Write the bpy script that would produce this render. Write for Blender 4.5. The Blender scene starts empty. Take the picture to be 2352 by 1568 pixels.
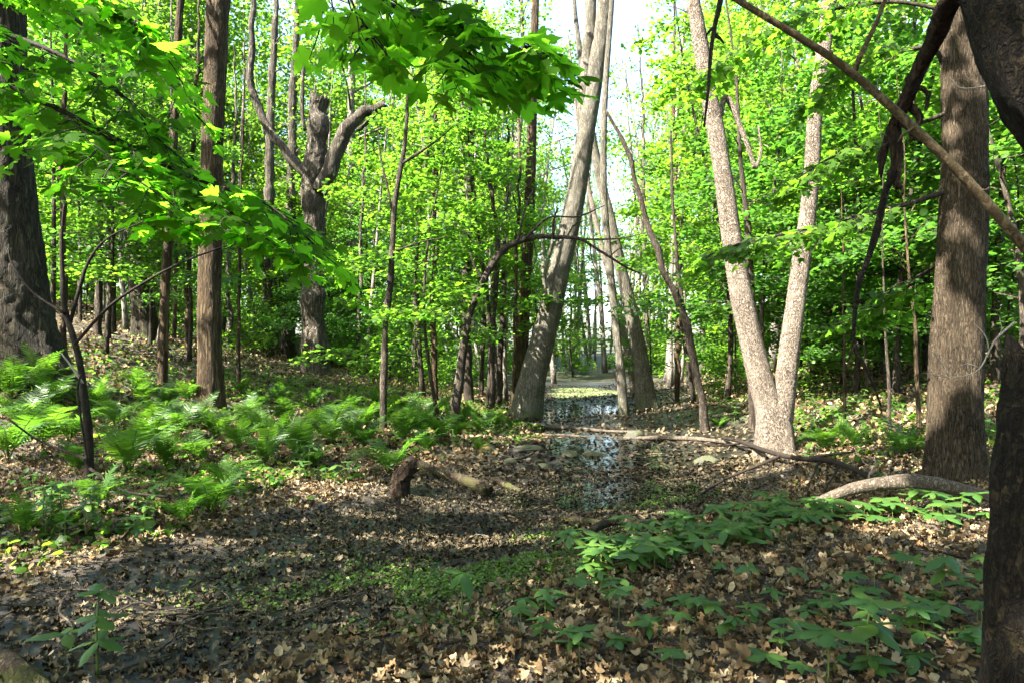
import bpy, math
import numpy as np
from mathutils import Vector, Matrix, Quaternion, Euler

# =====================================================================
# camera, sky, sun, exposure
# =====================================================================
sc = bpy.context.scene
COL = sc.collection
FPX, CX, CY, EYE = 1568.0, 1176.0, 784.0, 1.5      # measuring frame 2352 x 1568, 24 mm lens on 36 mm
TILT = math.atan(16.0 / FPX)
cam_d = bpy.data.cameras.new('camera')
cam_d.lens = 24; cam_d.sensor_width = 36; cam_d.clip_start = 0.05; cam_d.clip_end = 2000
cam = bpy.data.objects.new('camera', cam_d)
cam.location = (0, 0, EYE); cam.rotation_euler = (math.pi / 2 + TILT, 0, 0)
COL.objects.link(cam); sc.camera = cam

SUN = np.array([-0.55, -0.37, 0.75]); SUN /= np.linalg.norm(SUN)
world = bpy.data.worlds.new('World'); sc.world = world; world.use_nodes = True
wn = world.node_tree
sky = wn.nodes.new('ShaderNodeTexSky'); sky.sky_type = 'NISHITA'; sky.sun_disc = False
sky.sun_elevation = math.asin(SUN[2]); sky.sun_rotation = math.atan2(SUN[0], SUN[1])
sky.dust_density = 2.5; sky.air_density = 1.0
bg = wn.nodes['Background']; bg.inputs['Strength'].default_value = 0.085
wn.links.new(sky.outputs[0], bg.inputs[0])
sun_d = bpy.data.lights.new('sun', 'SUN'); sun_d.energy = 5.0; sun_d.angle = math.radians(0.5)
sun_d.color = (1.0, 0.95, 0.86)
sun = bpy.data.objects.new('sun', sun_d); COL.objects.link(sun)
sun.rotation_euler = Vector(SUN).to_track_quat('Z', 'Y').to_euler(); sun.location = (-20, -8, 40)
vs = sc.view_settings
vs.view_transform = 'Standard'; vs.look = 'None'; vs.gamma = 1.0; vs.use_curve_mapping = False
vs.exposure = 3.4
sc.render.engine = 'CYCLES'
cy = sc.cycles
cy.use_denoising = True
try: cy.denoiser = 'OPENIMAGEDENOISE'
except Exception: pass
cy.use_light_tree = False
cy.max_bounces = 6; cy.diffuse_bounces = 4; cy.glossy_bounces = 2; cy.transmission_bounces = 3
cy.transparent_max_bounces = 4; cy.caustics_reflective = False; cy.caustics_refractive = False
cy.sample_clamp_indirect = 6.0
cy.use_adaptive_sampling = True; cy.adaptive_threshold = 0.03

rng = np.random.default_rng(11)
def U(a, b, n=None): return rng.uniform(a, b, n)

# =====================================================================
# measuring helpers
# =====================================================================
ct, st = math.cos(TILT), math.sin(TILT)
def P(px, py, d):
    x = (px - CX) / FPX; z = -(py - CY) / FPX
    Y = ct - st * z; Z = st + ct * z
    k = d / Y
    return np.array([x * k, d, EYE + Z * k])
def to_px(p):
    x, y, z = p[0], p[1], p[2] - EYE
    yc = ct * y + st * z; zc = -st * y + ct * z
    return CX + FPX * x / yc, CY - FPX * zc / yc
def wpx(w, d): return w * d / FPX

# smooth pseudo-noise: sums of sines in random directions
def noise(Q, f, seed, n=7):
    r = np.random.default_rng(seed)
    Q = np.atleast_2d(Q); out = np.zeros(len(Q))
    for i in range(n):
        v = r.normal(size=Q.shape[1]); v /= np.linalg.norm(v)
        out += np.sin(Q @ v * f * r.uniform(.6, 1.7) + r.uniform(0, 6.28) + 1.3 * np.sin(Q @ np.roll(v, 1) * f * .7 + i))
    return out / n * 1.6

# terrain control points: (px, py, distance) seen on the ground in the photograph, and a few in metres
_c = [P(*t) for t in [
    (330,1430,4.1),(700,1340,4.85),(1000,1200,6.9),(1250,1130,8.7),(1450,1080,10.4),(1420,1000,14.6),(1390,950,19.2),(1330,905,28.4),(1330,875,39),(1180,900,27),(1480,900,27),(1600,1075,10.4),(1620,1118,9.1),(1560,1020,13.1),(1440,940,20.5),
    (1800,1300,4.5),(1500,1400,3.9),(2300,1400,3.6),(2300,1180,5.4),(2190,1110,6.9),(1780,1042,10.4),(1950,1090,7.9),(1700,1190,6.6),(1600,960,15),(1640,920,18),
    (2000,900,13),(2080,850,17),(2300,900,11),(1900,850,24),(2250,820,22),(1700,870,27),
    (30,1300,4.7),(0,1100,7.4),(0,1000,9),(60,875,11.2),(300,768,20),(300,850,15),(485,942,14),(720,860,24),(700,1000,11.5),(900,1050,10),(1000,900,22),
    (1110,950,18.3),(800,830,35),(550,800,28),(200,700,30),(1050,860,36),(400,1100,8),(600,1200,6.4),(150,1200,5.7)]]
_c += [np.array(t, float) for t in [
    (0,0,0),(0,3,0),(-3,2,.02),(3,2,.12),(0,-12,0),(-14,-10,.6),(14,-10,.5),(-8,3,.35),(8,3,.5),(-16,10,2.4),(14,9,1.3),(-22,22,4.2),(24,22,2.6),
    (-38,45,5),(40,45,3.2),(-18,60,2.6),(-6,60,.6),(4,62,-.2),(12,60,.3),(24,65,1.8),(0,100,.6),(-60,95,6),(60,95,4),(0,170,2),(-150,170,8),(150,170,6),(-150,0,7),(150,0,5),
    (0,-80,1),(-120,-100,3),(120,-100,3)]]
_c = np.array(_c)
def _phi(A, B): return np.sqrt(((A[:, None, :] - B[None]) ** 2).sum(-1) + 4.0)
_n = len(_c)
_M = np.zeros((_n + 3, _n + 3)); _M[:_n, :_n] = _phi(_c[:, :2], _c[:, :2]) - 0.05 * np.eye(_n)
_M[:_n, _n] = 1; _M[:_n, _n + 1:] = _c[:, :2]; _M[_n:, :_n] = _M[:_n, _n:].T
_w = np.linalg.solve(_M, np.r_[_c[:, 2], 0, 0, 0])
def Gv(xy):
    xy = np.atleast_2d(np.asarray(xy, float))
    out = np.empty(len(xy))
    for i in range(0, len(xy), 20000):
        q = xy[i:i + 20000]
        out[i:i + 20000] = _phi(q, _c[:, :2]) @ _w[:_n] + _w[_n] + q @ _w[_n + 1:]
    fade = np.clip(np.linalg.norm(xy, axis=1) / 4.0, .25, 1)
    lowc = np.exp(-((out + .36) / .07) ** 2) * (xy[:, 1] > 7.5) * (xy[:, 1] < 26) * (np.abs(xy[:, 0] - 2.2) < 6)
    out = out + lowc * (.020 * noise(xy, 5.5, 91) + .014 * noise(xy, 12.0, 92))
    return out + fade * (.022 * noise(xy, 2.6, 1) + .014 * noise(xy, 7.0, 2)) + .05 * noise(xy, .7, 3) * fade
def G(x, y): return float(Gv([[x, y]])[0])
def gp(px, py):
    """where the line of sight through a pixel meets the ground"""
    lo, hi = 1.2, 140.0
    for n_ in (70, 24):
        d = np.geomspace(lo, hi, n_); pts = np.array([P(px, py, k) for k in d])
        below = pts[:, 2] < Gv(pts[:, :2])
        i = int(np.argmax(below)) if below.any() else len(d) - 1
        lo, hi = d[max(0, i - 1)], d[i]
    p = pts[i].copy(); p[2] = G(p[0], p[1]); return p

# channel of wet mud
_ch = [(230,1480,.8),(480,1400,1.15),(780,1320,1.4),(1060,1220,1.7),(1320,1140,2.0),(1500,1085,2.2),(1470,1010,2.1),(1410,960,2.2),(1380,930,2.9),(1345,907,4.2),(1330,890,5.5)]
CHN = np.array([np.r_[gp(a, b)[:2], c] for a, b, c in _ch])
def channel(xy):
    """1 in the middle of the channel, 0 at its margins, negative outside"""
    xy = np.atleast_2d(xy); best = np.full(len(xy), -9.0)
    for a, b in zip(CHN[:-1], CHN[1:]):
        ab = b[:2] - a[:2]; t = np.clip(((xy - a[:2]) @ ab) / (ab @ ab), 0, 1)
        c = a[:2] + t[:, None] * ab; w = a[2] + t * (b[2] - a[2])
        best = np.maximum(best, 1 - np.linalg.norm(xy - c, axis=1) / w)
    return best + .22 * noise(xy, 2.1, 5)

# =====================================================================
# mesh helpers
# =====================================================================
class Buf:
    def __init__(s): s.V, s.T, s.C, s.n = [], [], [], 0
    def add(s, V, T, C=None):
        s.V.append(V); s.T.append(T + s.n); s.n += len(V)
        if C is not None: s.C.append(C)
        return s
    def get(s):
        return np.concatenate(s.V), np.concatenate(s.T), (np.concatenate(s.C) if s.C else None)
def mesh(name, V, T, mat, C=None, smooth=True):
    me = bpy.data.meshes.new(name)
    nv, nt = len(V), len(T)
    me.vertices.add(nv); me.vertices.foreach_set('co', np.ascontiguousarray(V, np.float32).ravel())
    me.loops.add(nt * 3); me.loops.foreach_set('vertex_index', np.ascontiguousarray(T, np.int32).ravel())
    me.polygons.add(nt); me.polygons.foreach_set('loop_start', np.arange(0, nt * 3, 3, dtype=np.int32))
    try: me.polygons.foreach_set('loop_total', np.full(nt, 3, np.int32))
    except Exception: pass
    if C is not None:
        at = me.attributes.new('col', 'FLOAT_COLOR', 'POINT')
        at.data.foreach_set('color', np.c_[C, np.ones(nv)].astype(np.float32).ravel())
    me.update(calc_edges=True); me.validate()
    if smooth: me.polygons.foreach_set('use_smooth', np.ones(nt, bool))
    if mat: me.materials.append(mat)
    return me
def obj(name, me, parent=None, loc=None):
    o = bpy.data.objects.new(name, me); COL.objects.link(o)
    if parent is not None: o.parent = parent
    if loc is not None: o.location = loc
    return o
def tag(o, label, cat, group=None):
    o['label'] = label; o['category'] = cat
    if group: o['group'] = group
    return o
def thing(name, label, cat, loc, group=None):
    return tag(obj(name, None, None, loc), label, cat, group)
def copy_tree(src, loc, rz=0, s=1.0, tilt=(0, 0)):
    r = src.copy(); COL.objects.link(r)
    r.location = loc; r.rotation_euler = (tilt[0], tilt[1], rz)
    r.scale = (s, s, s) if np.isscalar(s) else s
    for ch in list(src.children):
        c = ch.copy(); COL.objects.link(c); c.parent = r
    return r

def spline(pts, m, *extra):
    """Catmull-Rom through pts; resamples extra columns linearly"""
    pts = np.asarray(pts, float); n = len(pts)
    if n == 2: pts = np.array([pts[0], (pts[0] + pts[1]) / 2, pts[1]]); extra = [np.array([e[0], (e[0] + e[1]) / 2, e[1]]) for e in extra]; n = 3
    L = np.r_[0, np.cumsum(np.linalg.norm(np.diff(pts, axis=0), axis=1))]
    t = np.linspace(0, L[-1], m)
    i = np.clip(np.searchsorted(L, t, side='right') - 1, 0, n - 2)
    u = ((t - L[i]) / (L[i + 1] - L[i]))[:, None]
    p = np.vstack([2 * pts[0] - pts[1], pts, 2 * pts[-1] - pts[-2]])
    p0, p1, p2, p3 = p[i], p[i + 1], p[i + 2], p[i + 3]
    q = .5 * (2 * p1 + (p2 - p0) * u + (2 * p0 - 5 * p1 + 4 * p2 - p3) * u ** 2 + (3 * p1 - p0 - 3 * p2 + p3) * u ** 3)
    return q, [np.interp(t, L, np.asarray(e, float)) for e in extra], t
def tube(pts, rad, ns=8, seg=None, bark=0.0, k=14, lump=.05, flare=0.0, lobes=5, seed=0, cap=True, ragged=0.0, kink=0.0):
    L = np.linalg.norm(np.diff(np.asarray(pts, float), axis=0), axis=1).sum()
    m = max(4, int(L / (seg or max(.05, L / 12))) + 1)
    q, (r,), s = spline(pts, m, rad)
    if kink:
        kr = np.random.default_rng(seed + 77); nk = max(4, int(L / .35)); xs = np.linspace(0, s[-1], nk)
        off = kr.normal(size=(nk, 3)) * kink * np.minimum(1, np.arange(nk) / 2)[:, None] * r.max()
        q = q + np.stack([np.interp(s, xs, off[:, a_]) for a_ in range(3)], 1)
        r = r * (1 + .12 * np.interp(s, xs, kr.normal(size=nk)))
    t = np.gradient(q, axis=0); t /= np.linalg.norm(t, axis=1)[:, None] + 1e-9
    a = np.array([1., 0, 0]) if abs(t[0, 0]) < .8 else np.array([0, 1., 0])
    u = np.cross(t[0], a); u /= np.linalg.norm(u)
    Us = np.empty_like(q)
    for i in range(m):
        u = u - t[i] * (u @ t[i]); u /= np.linalg.norm(u) + 1e-9; Us[i] = u
    Ws = np.cross(t, Us)
    th = np.linspace(0, 2 * np.pi, ns, endpoint=False)
    rr = np.random.default_rng(seed); ph = rr.uniform(0, 6.28, 8)
    S, TH = s[:, None], th[None]
    R = np.repeat(r[:, None], ns, 1)
    R = R * (1 + lump * (np.sin(S * 2.1 + TH + ph[0]) + .7 * np.sin(S * 4.7 + 2 * TH + ph[1]) + .5 * np.sin(3 * TH - S * 1.3 + ph[2])) * .5)
    if bark:
        w = 1.1 * np.sin(S * 3.1 + 2 * TH + ph[3]) + .8 * np.sin(S * 7.3 - 3 * TH + ph[4]) + .5 * np.sin(S * 17 + 5 * TH + ph[5])
        ridge = np.abs(np.sin(k / 2 * TH + w)) - .6
        R = R * (1 + bark * ridge) + bark * .35 * r.mean() * np.sin(S * 31 + 7 * TH + 2 * w + ph[6])
    if flare:
        e = np.exp(-S / (r[0] * 1.5))
        R = R * (1 + flare * e * (1 + .55 * np.cos(lobes * TH + ph[7])))
    V = q[:, None, :] + Us[:, None] * (np.cos(th)[None, :, None] * R[..., None]) + Ws[:, None] * (np.sin(th)[None, :, None] * R[..., None])
    if ragged:
        V[-1] += t[-1] * (rr.uniform(-1, 1, ns) * ragged)[:, None]
        V[-2] += t[-2] * (rr.uniform(-.5, .5, ns) * ragged)[:, None]
    V = V.reshape(-1, 3)
    i = np.arange(m - 1)[:, None] * ns; j = np.arange(ns)[None]; j2 = (j + 1) % ns
    A, B, C_, D = (i + j).ravel(), (i + j2).ravel(), (i + ns + j2).ravel(), (i + ns + j).ravel()
    T = np.concatenate([np.c_[A, B, C_], np.c_[A, C_, D]])
    if cap:
        e0 = np.arange(ns); n0 = len(V); V = np.vstack([V, q[0][None], q[-1][None] - t[-1] * ragged])
        T = np.concatenate([T, np.c_[np.full(ns, n0), (e0 + 1) % ns, e0], np.c_[np.full(ns, n0 + 1), (m - 1) * ns + e0, (m - 1) * ns + (e0 + 1) % ns]])
    return V, T

# leaf shapes: stalk at the origin, tip at +Y, unit length
def fan(outline, centre, fold=.18, droop=.12):
    o = np.array(outline, float); V = np.vstack([centre, o])
    z = -fold * np.abs(V[:, 0]) - droop * V[:, 1] ** 2
    n = len(o); i = np.arange(n)
    return np.c_[V, z], np.c_[np.zeros(n, int), 1 + i, 1 + (i + 1) % n]
def mirrored(half): return [(0, 0)] + half + [(-x, y) for x, y in half[::-1] if x > 1e-6]
MAPLE_FINE = fan(mirrored([(.10,-.06),(.28,-.02),(.46,.02),(.42,.10),(.52,.17),(.38,.22),(.35,.27),(.48,.36),(.60,.46),(.62,.60),(.50,.57),(.46,.64),(.34,.55),(.20,.54),(.24,.66),(.20,.76),(.12,.80),(.06,.90),(0,1.02)]), (0, .34))
MAPLE = fan(mirrored([(.20,-.05),(.47,.05),(.36,.24),(.60,.55),(.24,.56),(.17,.78),(0,1.0)]), (0, .34))
MIDLEAF = (np.array([(0,0,0),(.42,.16,-.07),(.46,.62,-.12),(0,1,-.12),(-.46,.62,-.12),(-.42,.16,-.07),(0,.45,.03)], float),
           np.array([(6,0,1),(6,1,2),(6,2,3),(6,3,4),(6,4,5),(6,5,0)]))
QUAD = (np.array([(0,0,0),(.42,.45,-.08),(0,1,-.06),(-.42,.45,-.08)], float), np.array([(0,1,2),(0,2,3)]))
OAK = fan(mirrored([(.06,.05),(.14,.16),(.10,.24),(.30,.33),(.32,.40),(.16,.45),(.20,.52),(.38,.62),(.36,.72),(.18,.72),(.20,.82),(.14,.94),(0,1.0)]), (0, .5), fold=-.35, droop=-.25)
DRYM = fan(mirrored([(.20,-.05),(.47,.05),(.36,.24),(.60,.55),(.24,.56),(.17,.78),(0,1.0)]), (0, .34), fold=-.4, droop=-.2)
DRYS = (np.array([(0,0,0),(.35,.3,.16),(.3,.75,.12),(0,1,.2),(-.3,.7,.22),(-.35,.3,.1),(0,.5,0)], float), MIDLEAF[1])
LEAFLET = fan(mirrored([(.10,.10),(.20,.28),(.24,.46),(.21,.64),(.13,.82),(.05,.95),(0,1.0)]), (0, .5), fold=.3, droop=.22)
def unit(v): return v / (np.linalg.norm(v, axis=1)[:, None] + 1e-9)
def scatter(tm, pos, nrm, size, head=None, col=None, rg=rng):
    """copies of one leaf shape at pos with the blade facing nrm; returns vertices, triangles, colours"""
    N = len(pos); V0, T0 = tm; k = len(V0)
    nrm = unit(np.asarray(nrm, float))
    h = rg.normal(size=(N, 3)) if head is None else np.asarray(head, float)
    b = h - nrm * (h * nrm).sum(1)[:, None]; b = unit(b); a = np.cross(b, nrm)
    size = np.broadcast_to(size, N)
    V = (V0[None, :, 0, None] * a[:, None] + V0[None, :, 1, None] * b[:, None] + V0[None, :, 2, None] * nrm[:, None]) * size[:, None, None] + pos[:, None]
    T = T0[None] + (np.arange(N) * k)[:, None, None]
    C = None if col is None else np.repeat(col, k, 0)
    return V.reshape(-1, 3), T.reshape(-1, 3), C

# =====================================================================
# materials
# =====================================================================
def newmat(name):
    m = bpy.data.materials.new(name); m.use_nodes = True
    nt = m.node_tree; nt.nodes.clear()
    return m, nt, nt.nodes.new('ShaderNodeOutputMaterial')
def nd(nt, t, **kw):
    n = nt.nodes.new(t)
    for k, v in kw.items():
        if k in n.inputs.keys(): n.inputs[k].default_value = v
        else: setattr(n, k, v)
    return n
def ramp(nt, src, stops):
    r = nt.nodes.new('ShaderNodeValToRGB'); e = r.color_ramp.elements
    while len(e) < len(stops): e.new(.5)
    for x, (p, c) in zip(e, stops): x.position = p; x.color = (*c, 1)
    nt.links.new(src, r.inputs[0]); return r.outputs[0]
def leafmat(name, cols, trans, tmix=.5, rough=.42, spec=.35, objvar=.25):
    """leaf: glossy diffuse blade that lets light through; colour differs leaf by leaf and tree by tree"""
    m, nt, out = newmat(name); L = nt.links.new
    geo = nd(nt, 'ShaderNodeNewGeometry'); oi = nd(nt, 'ShaderNodeObjectInfo')
    mx = nd(nt, 'ShaderNodeMath', operation='MULTIPLY_ADD'); L(oi.outputs['Random'], mx.inputs[0]); mx.inputs[1].default_value = objvar
    m2 = nd(nt, 'ShaderNodeMath', operation='MULTIPLY'); L(geo.outputs['Random Per Island'], m2.inputs[0]); m2.inputs[1].default_value = 1 - objvar
    L(m2.outputs[0], mx.inputs[2])
    n = len(cols)
    c1 = ramp(nt, mx.outputs[0], [(i / (n - 1), c) for i, c in enumerate(cols)])
    c2 = ramp(nt, mx.outputs[0], [(i / (n - 1), c) for i, c in enumerate(trans)])
    p = nd(nt, 'ShaderNodeBsdfPrincipled', Roughness=rough); p.inputs['Specular IOR Level'].default_value = spec
    L(c1, p.inputs['Base Color'])
    t = nd(nt, 'ShaderNodeBsdfTranslucent'); L(c2, t.inputs[0])
    ms = nd(nt, 'ShaderNodeMixShader'); ms.inputs[0].default_value = tmix
    L(p.outputs[0], ms.inputs[1]); L(t.outputs[0], ms.inputs[2]); L(ms.outputs[0], out.inputs[0])
    return m
def barkmat(name, dark, mid, light, scale=9, stretch=.22, bump=.5, moss=0.0, mossh=0.6, mosscol=(.05,.075,.015), plates=.5, wet=.85, dist=.03, warp=.25):
    """furrowed or scaly bark: ridged noise drawn out along the stem, broken into plates, with lichen and moss patches"""
    m, nt, out = newmat(name); L = nt.links.new
    tc = nd(nt, 'ShaderNodeTexCoord'); mp = nd(nt, 'ShaderNodeMapping'); mp.inputs['Scale'].default_value = (1, 1, stretch)
    L(tc.outputs['Object'], mp.inputs[0])
    n0 = nd(nt, 'ShaderNodeTexNoise', Scale=scale * .9, Detail=3); L(mp.outputs[0], n0.inputs['Vector'])
    wv = nd(nt, 'ShaderNodeMixRGB', blend_type='ADD'); wv.inputs[0].default_value = warp; L(mp.outputs[0], wv.inputs[1]); L(n0.outputs['Color'], wv.inputs[2])
    n1 = nd(nt, 'ShaderNodeTexNoise', Scale=scale * 1.5, Detail=8, Roughness=.62); L(wv.outputs[0], n1.inputs['Vector'])
    a1 = nd(nt, 'ShaderNodeMath', operation='SUBTRACT'); L(n1.outputs[0], a1.inputs[0]); a1.inputs[1].default_value = .5
    a2 = nd(nt, 'ShaderNodeMath', operation='ABSOLUTE'); L(a1.outputs[0], a2.inputs[0])
    rg = nd(nt, 'ShaderNodeMapRange'); rg.inputs[1].default_value = 0; rg.inputs[2].default_value = .16; L(a2.outputs[0], rg.inputs[0])
    vo = nd(nt, 'ShaderNodeTexVoronoi', Scale=scale * 2.6); vo.feature = 'DISTANCE_TO_EDGE'; L(wv.outputs[0], vo.inputs['Vector'])
    ed = nd(nt, 'ShaderNodeMapRange'); ed.inputs[1].default_value = 0; ed.inputs[2].default_value = .2; L(vo.outputs['Distance'], ed.inputs[0])
    hm = nd(nt, 'ShaderNodeMix'); hm.data_type = 'FLOAT'; hm.inputs[0].default_value = plates; L(rg.outputs[0], hm.inputs[2]); L(ed.outputs[0], hm.inputs[3])
    nf = nd(nt, 'ShaderNodeTexNoise', Scale=scale * 9, Detail=5, Roughness=.7); L(tc.outputs['Object'], nf.inputs['Vector'])
    h2 = nd(nt, 'ShaderNodeMath', operation='MULTIPLY_ADD'); L(nf.outputs[0], h2.inputs[0]); h2.inputs[1].default_value = .32; L(hm.outputs[0], h2.inputs[2])
    n2 = nd(nt, 'ShaderNodeTexNoise', Scale=2.4, Detail=5); L(tc.outputs['Object'], n2.inputs['Vector'])
    ad = nd(nt, 'ShaderNodeMath', operation='MULTIPLY_ADD'); L(n2.outputs[0], ad.inputs[0]); ad.inputs[1].default_value = .7
    sb = nd(nt, 'ShaderNodeMath', operation='SUBTRACT'); L(h2.outputs[0], sb.inputs[0]); sb.inputs[1].default_value = .55; L(sb.outputs[0], ad.inputs[2])
    col = ramp(nt, ad.outputs[0], [(.02, dark), (.42, mid), (.95, light)])
    if moss:
        sx = nd(nt, 'ShaderNodeSeparateXYZ'); L(tc.outputs['Object'], sx.inputs[0])
        n3 = nd(nt, 'ShaderNodeTexNoise', Scale=7, Detail=7, Roughness=.65); L(tc.outputs['Object'], n3.inputs['Vector'])
        mr = nd(nt, 'ShaderNodeMapRange'); mr.inputs[1].default_value = mossh; mr.inputs[2].default_value = -.1; mr.inputs[3].default_value = 0; mr.inputs[4].default_value = .22; L(sx.outputs[2], mr.inputs[0])
        sm = nd(nt, 'ShaderNodeMath', operation='ADD'); L(mr.outputs[0], sm.inputs[0]); L(n3.outputs[0], sm.inputs[1])
        st_ = nd(nt, 'ShaderNodeMapRange'); st_.inputs[1].default_value = .74 - moss * .3; st_.inputs[2].default_value = .90 - moss * .3; st_.inputs[4].default_value = .75; L(sm.outputs[0], st_.inputs[0])
        mc = nd(nt, 'ShaderNodeMixRGB'); L(st_.outputs[0], mc.inputs[0]); L(col, mc.inputs[1]); mc.inputs[2].default_value = (*mosscol, 1); col = mc.outputs[0]
    p = nd(nt, 'ShaderNodeBsdfPrincipled', Roughness=wet); p.inputs['Specular IOR Level'].default_value = .15
    L(col, p.inputs['Base Color'])
    bp = nd(nt, 'ShaderNodeBump', Strength=bump, Distance=dist); L(h2.outputs[0], bp.inputs['Height']); L(bp.outputs[0], p.inputs['Normal'])
    L(p.outputs[0], out.inputs[0]); return m
def colmat(name, rough=.8, spec=.25, trans=0.0, gl=0.0):
    """colour stored leaf by leaf, with vein-like mottling"""
    m, nt, out = newmat(name); L = nt.links.new
    at = nd(nt, 'ShaderNodeAttribute', attribute_name='col')
    tc = nd(nt, 'ShaderNodeTexCoord'); n = nd(nt, 'ShaderNodeTexNoise', Scale=60, Detail=4); L(tc.outputs['Object'], n.inputs['Vector'])
    mr = nd(nt, 'ShaderNodeMapRange'); mr.inputs[1].default_value = .25; mr.inputs[2].default_value = .75; mr.inputs[3].default_value = .6; mr.inputs[4].default_value = 1.35; L(n.outputs[0], mr.inputs[0])
    mu = nd(nt, 'ShaderNodeVectorMath', operation='SCALE'); L(at.outputs['Color'], mu.inputs[0]); L(mr.outputs[0], mu.inputs['Scale'])
    p = nd(nt, 'ShaderNodeBsdfPrincipled', Roughness=rough); p.inputs['Specular IOR Level'].default_value = spec; L(mu.outputs[0], p.inputs['Base Color'])
    if trans:
        t = nd(nt, 'ShaderNodeBsdfTranslucent'); L(mu.outputs[0], t.inputs[0]); ms = nd(nt, 'ShaderNodeMixShader'); ms.inputs[0].default_value = trans
        L(p.outputs[0], ms.inputs[1]); L(t.outputs[0], ms.inputs[2]); L(ms.outputs[0], out.inputs[0])
    else: L(p.outputs[0], out.inputs[0])
    return m

M = {}
M['leaf'] = leafmat('maple_leaf', [(.026,.064,.009),(.042,.092,.011),(.072,.122,.014)], [(.065,.20,.012),(.12,.295,.015),(.23,.39,.020)], .6, spec=.2, objvar=.4)
M['leaf_b'] = leafmat('ash_leaf', [(.024,.058,.014),(.036,.080,.016),(.056,.108,.020)], [(.055,.175,.018),(.09,.25,.02),(.16,.33,.024)], .56, spec=.25, objvar=.4)
M['leaf_near'] = leafmat('near_maple_leaf', [(.030,.078,.008),(.040,.095,.010),(.054,.115,.012)], [(.12,.37,.012),(.155,.42,.014),(.21,.48,.016)], .8, rough=.6, spec=.06, objvar=.5)
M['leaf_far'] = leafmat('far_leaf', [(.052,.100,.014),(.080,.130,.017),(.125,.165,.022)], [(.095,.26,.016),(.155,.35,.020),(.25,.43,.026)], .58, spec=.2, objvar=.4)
M['fern'] = leafmat('fern_leaf', [(.024,.062,.009),(.036,.084,.011),(.055,.105,.014)], [(.06,.17,.010),(.09,.22,.012),(.14,.28,.014)], .45, spec=.25, objvar=.6)
M['creeper'] = leafmat('creeper_leaf', [(.024,.066,.013),(.036,.086,.015),(.062,.108,.016)], [(.055,.16,.012),(.08,.20,.012),(.13,.24,.012)], .4, rough=.45, spec=.3, objvar=.7)
M['moss'] = leafmat('moss_leaf', [(.040,.085,.010),(.06,.11,.012),(.085,.13,.012)], [(.08,.18,.01),(.12,.24,.01),(.16,.28,.01)], .4)
M['bark_grey'] = barkmat('grey_furrowed_bark', (.008,.006,.004), (.034,.027,.016), (.080,.064,.040), 9, .10, .9, moss=.3, mossh=.6, plates=.15)  # darkened so the sunlit old trunk looks to stand in deeper shade
M['bark_gnarl'] = barkmat('weathered_grey_bark', (.015,.012,.008), (.072,.060,.042), (.17,.145,.108), 9, .10, 1.0, moss=.3, mossh=.8, plates=.15)
M['bark_brown'] = barkmat('brown_bark', (.013,.008,.004), (.060,.040,.020), (.13,.092,.052), 10, .10, .9, moss=.1, mossh=.5, plates=.15)
M['bark_furrow'] = barkmat('deep_furrowed_bark', (.012,.008,.004), (.066,.047,.028), (.155,.118,.078), 17, .13, 1.0, moss=.05, mossh=.3, plates=.3, dist=.04)
M['bark_pale'] = barkmat('pale_scaly_bark', (.035,.025,.018), (.155,.122,.092), (.28,.235,.185), 15, .42, 1.0, moss=.3, mossh=.2, mosscol=(.16,.12,.03), plates=.65, warp=.18)
M['bark_lean'] = barkmat('smooth_grey_bark', (.030,.026,.019), (.092,.083,.062), (.16,.145,.115), 13, .16, .6, moss=.35, mossh=.9, plates=.15)
M['bark_thin'] = barkmat('dark_young_bark', (.012,.009,.007), (.040,.031,.022), (.085,.068,.05), 14, .2, .5, plates=.1)
M['bark_far'] = barkmat('far_bark', (.05,.042,.034), (.15,.13,.105), (.28,.25,.21), 8, .15, .4, plates=.1)  # lightened: the sunlit look of the far stems is put into this colour
M['bark_black'] = barkmat('black_flaky_bark', (.003,.002,.0015), (.014,.010,.006), (.050,.037,.018), 17, .55, 1.0, moss=.42, mossh=.1, mosscol=(.075,.058,.018), plates=.35, dist=.03)
M['bark_moss'] = barkmat('mossy_rotten_wood', (.012,.008,.005), (.048,.034,.020), (.10,.078,.048), 11, .5, .9, moss=.55, mossh=.25, mosscol=(.055,.062,.012), plates=.2)
M['bark_rot'] = barkmat('red_brown_rotten_wood', (.008,.005,.003), (.040,.024,.014), (.085,.055,.034), 11, .3, 1.0, moss=.1, mossh=.2, plates=.2)
M['wood_dead'] = barkmat('dead_stick', (.025,.019,.013), (.085,.067,.048), (.165,.138,.105), 16, .5, .6, plates=.15)
M['wood_tan'] = barkmat('tan_smooth_branch', (.035,.025,.012), (.085,.062,.033), (.14,.108,.062), 14, .6, .3, plates=.05)
M['twig'] = barkmat('dark_twig', (.006,.004,.003), (.018,.013,.009), (.036,.028,.020), 20, .5, .3, plates=.1)  # darkened: the shade on the black sapling is put into this colour
M['twig_pale'] = barkmat('bleached_twig', (.14,.11,.085), (.28,.235,.19), (.42,.37,.31), 20, .5, .3, plates=.1)
M['stem'] = leafmat('green_stem', [(.06,.10,.02),(.08,.11,.025)], [(.05,.10,.02),(.06,.11,.02)], .15)
M['dead'] = colmat('dead_leaf', .85, .08, .2)
M['deadwet'] = colmat('wet_dead_leaf', .6, .1, .0)

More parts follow.
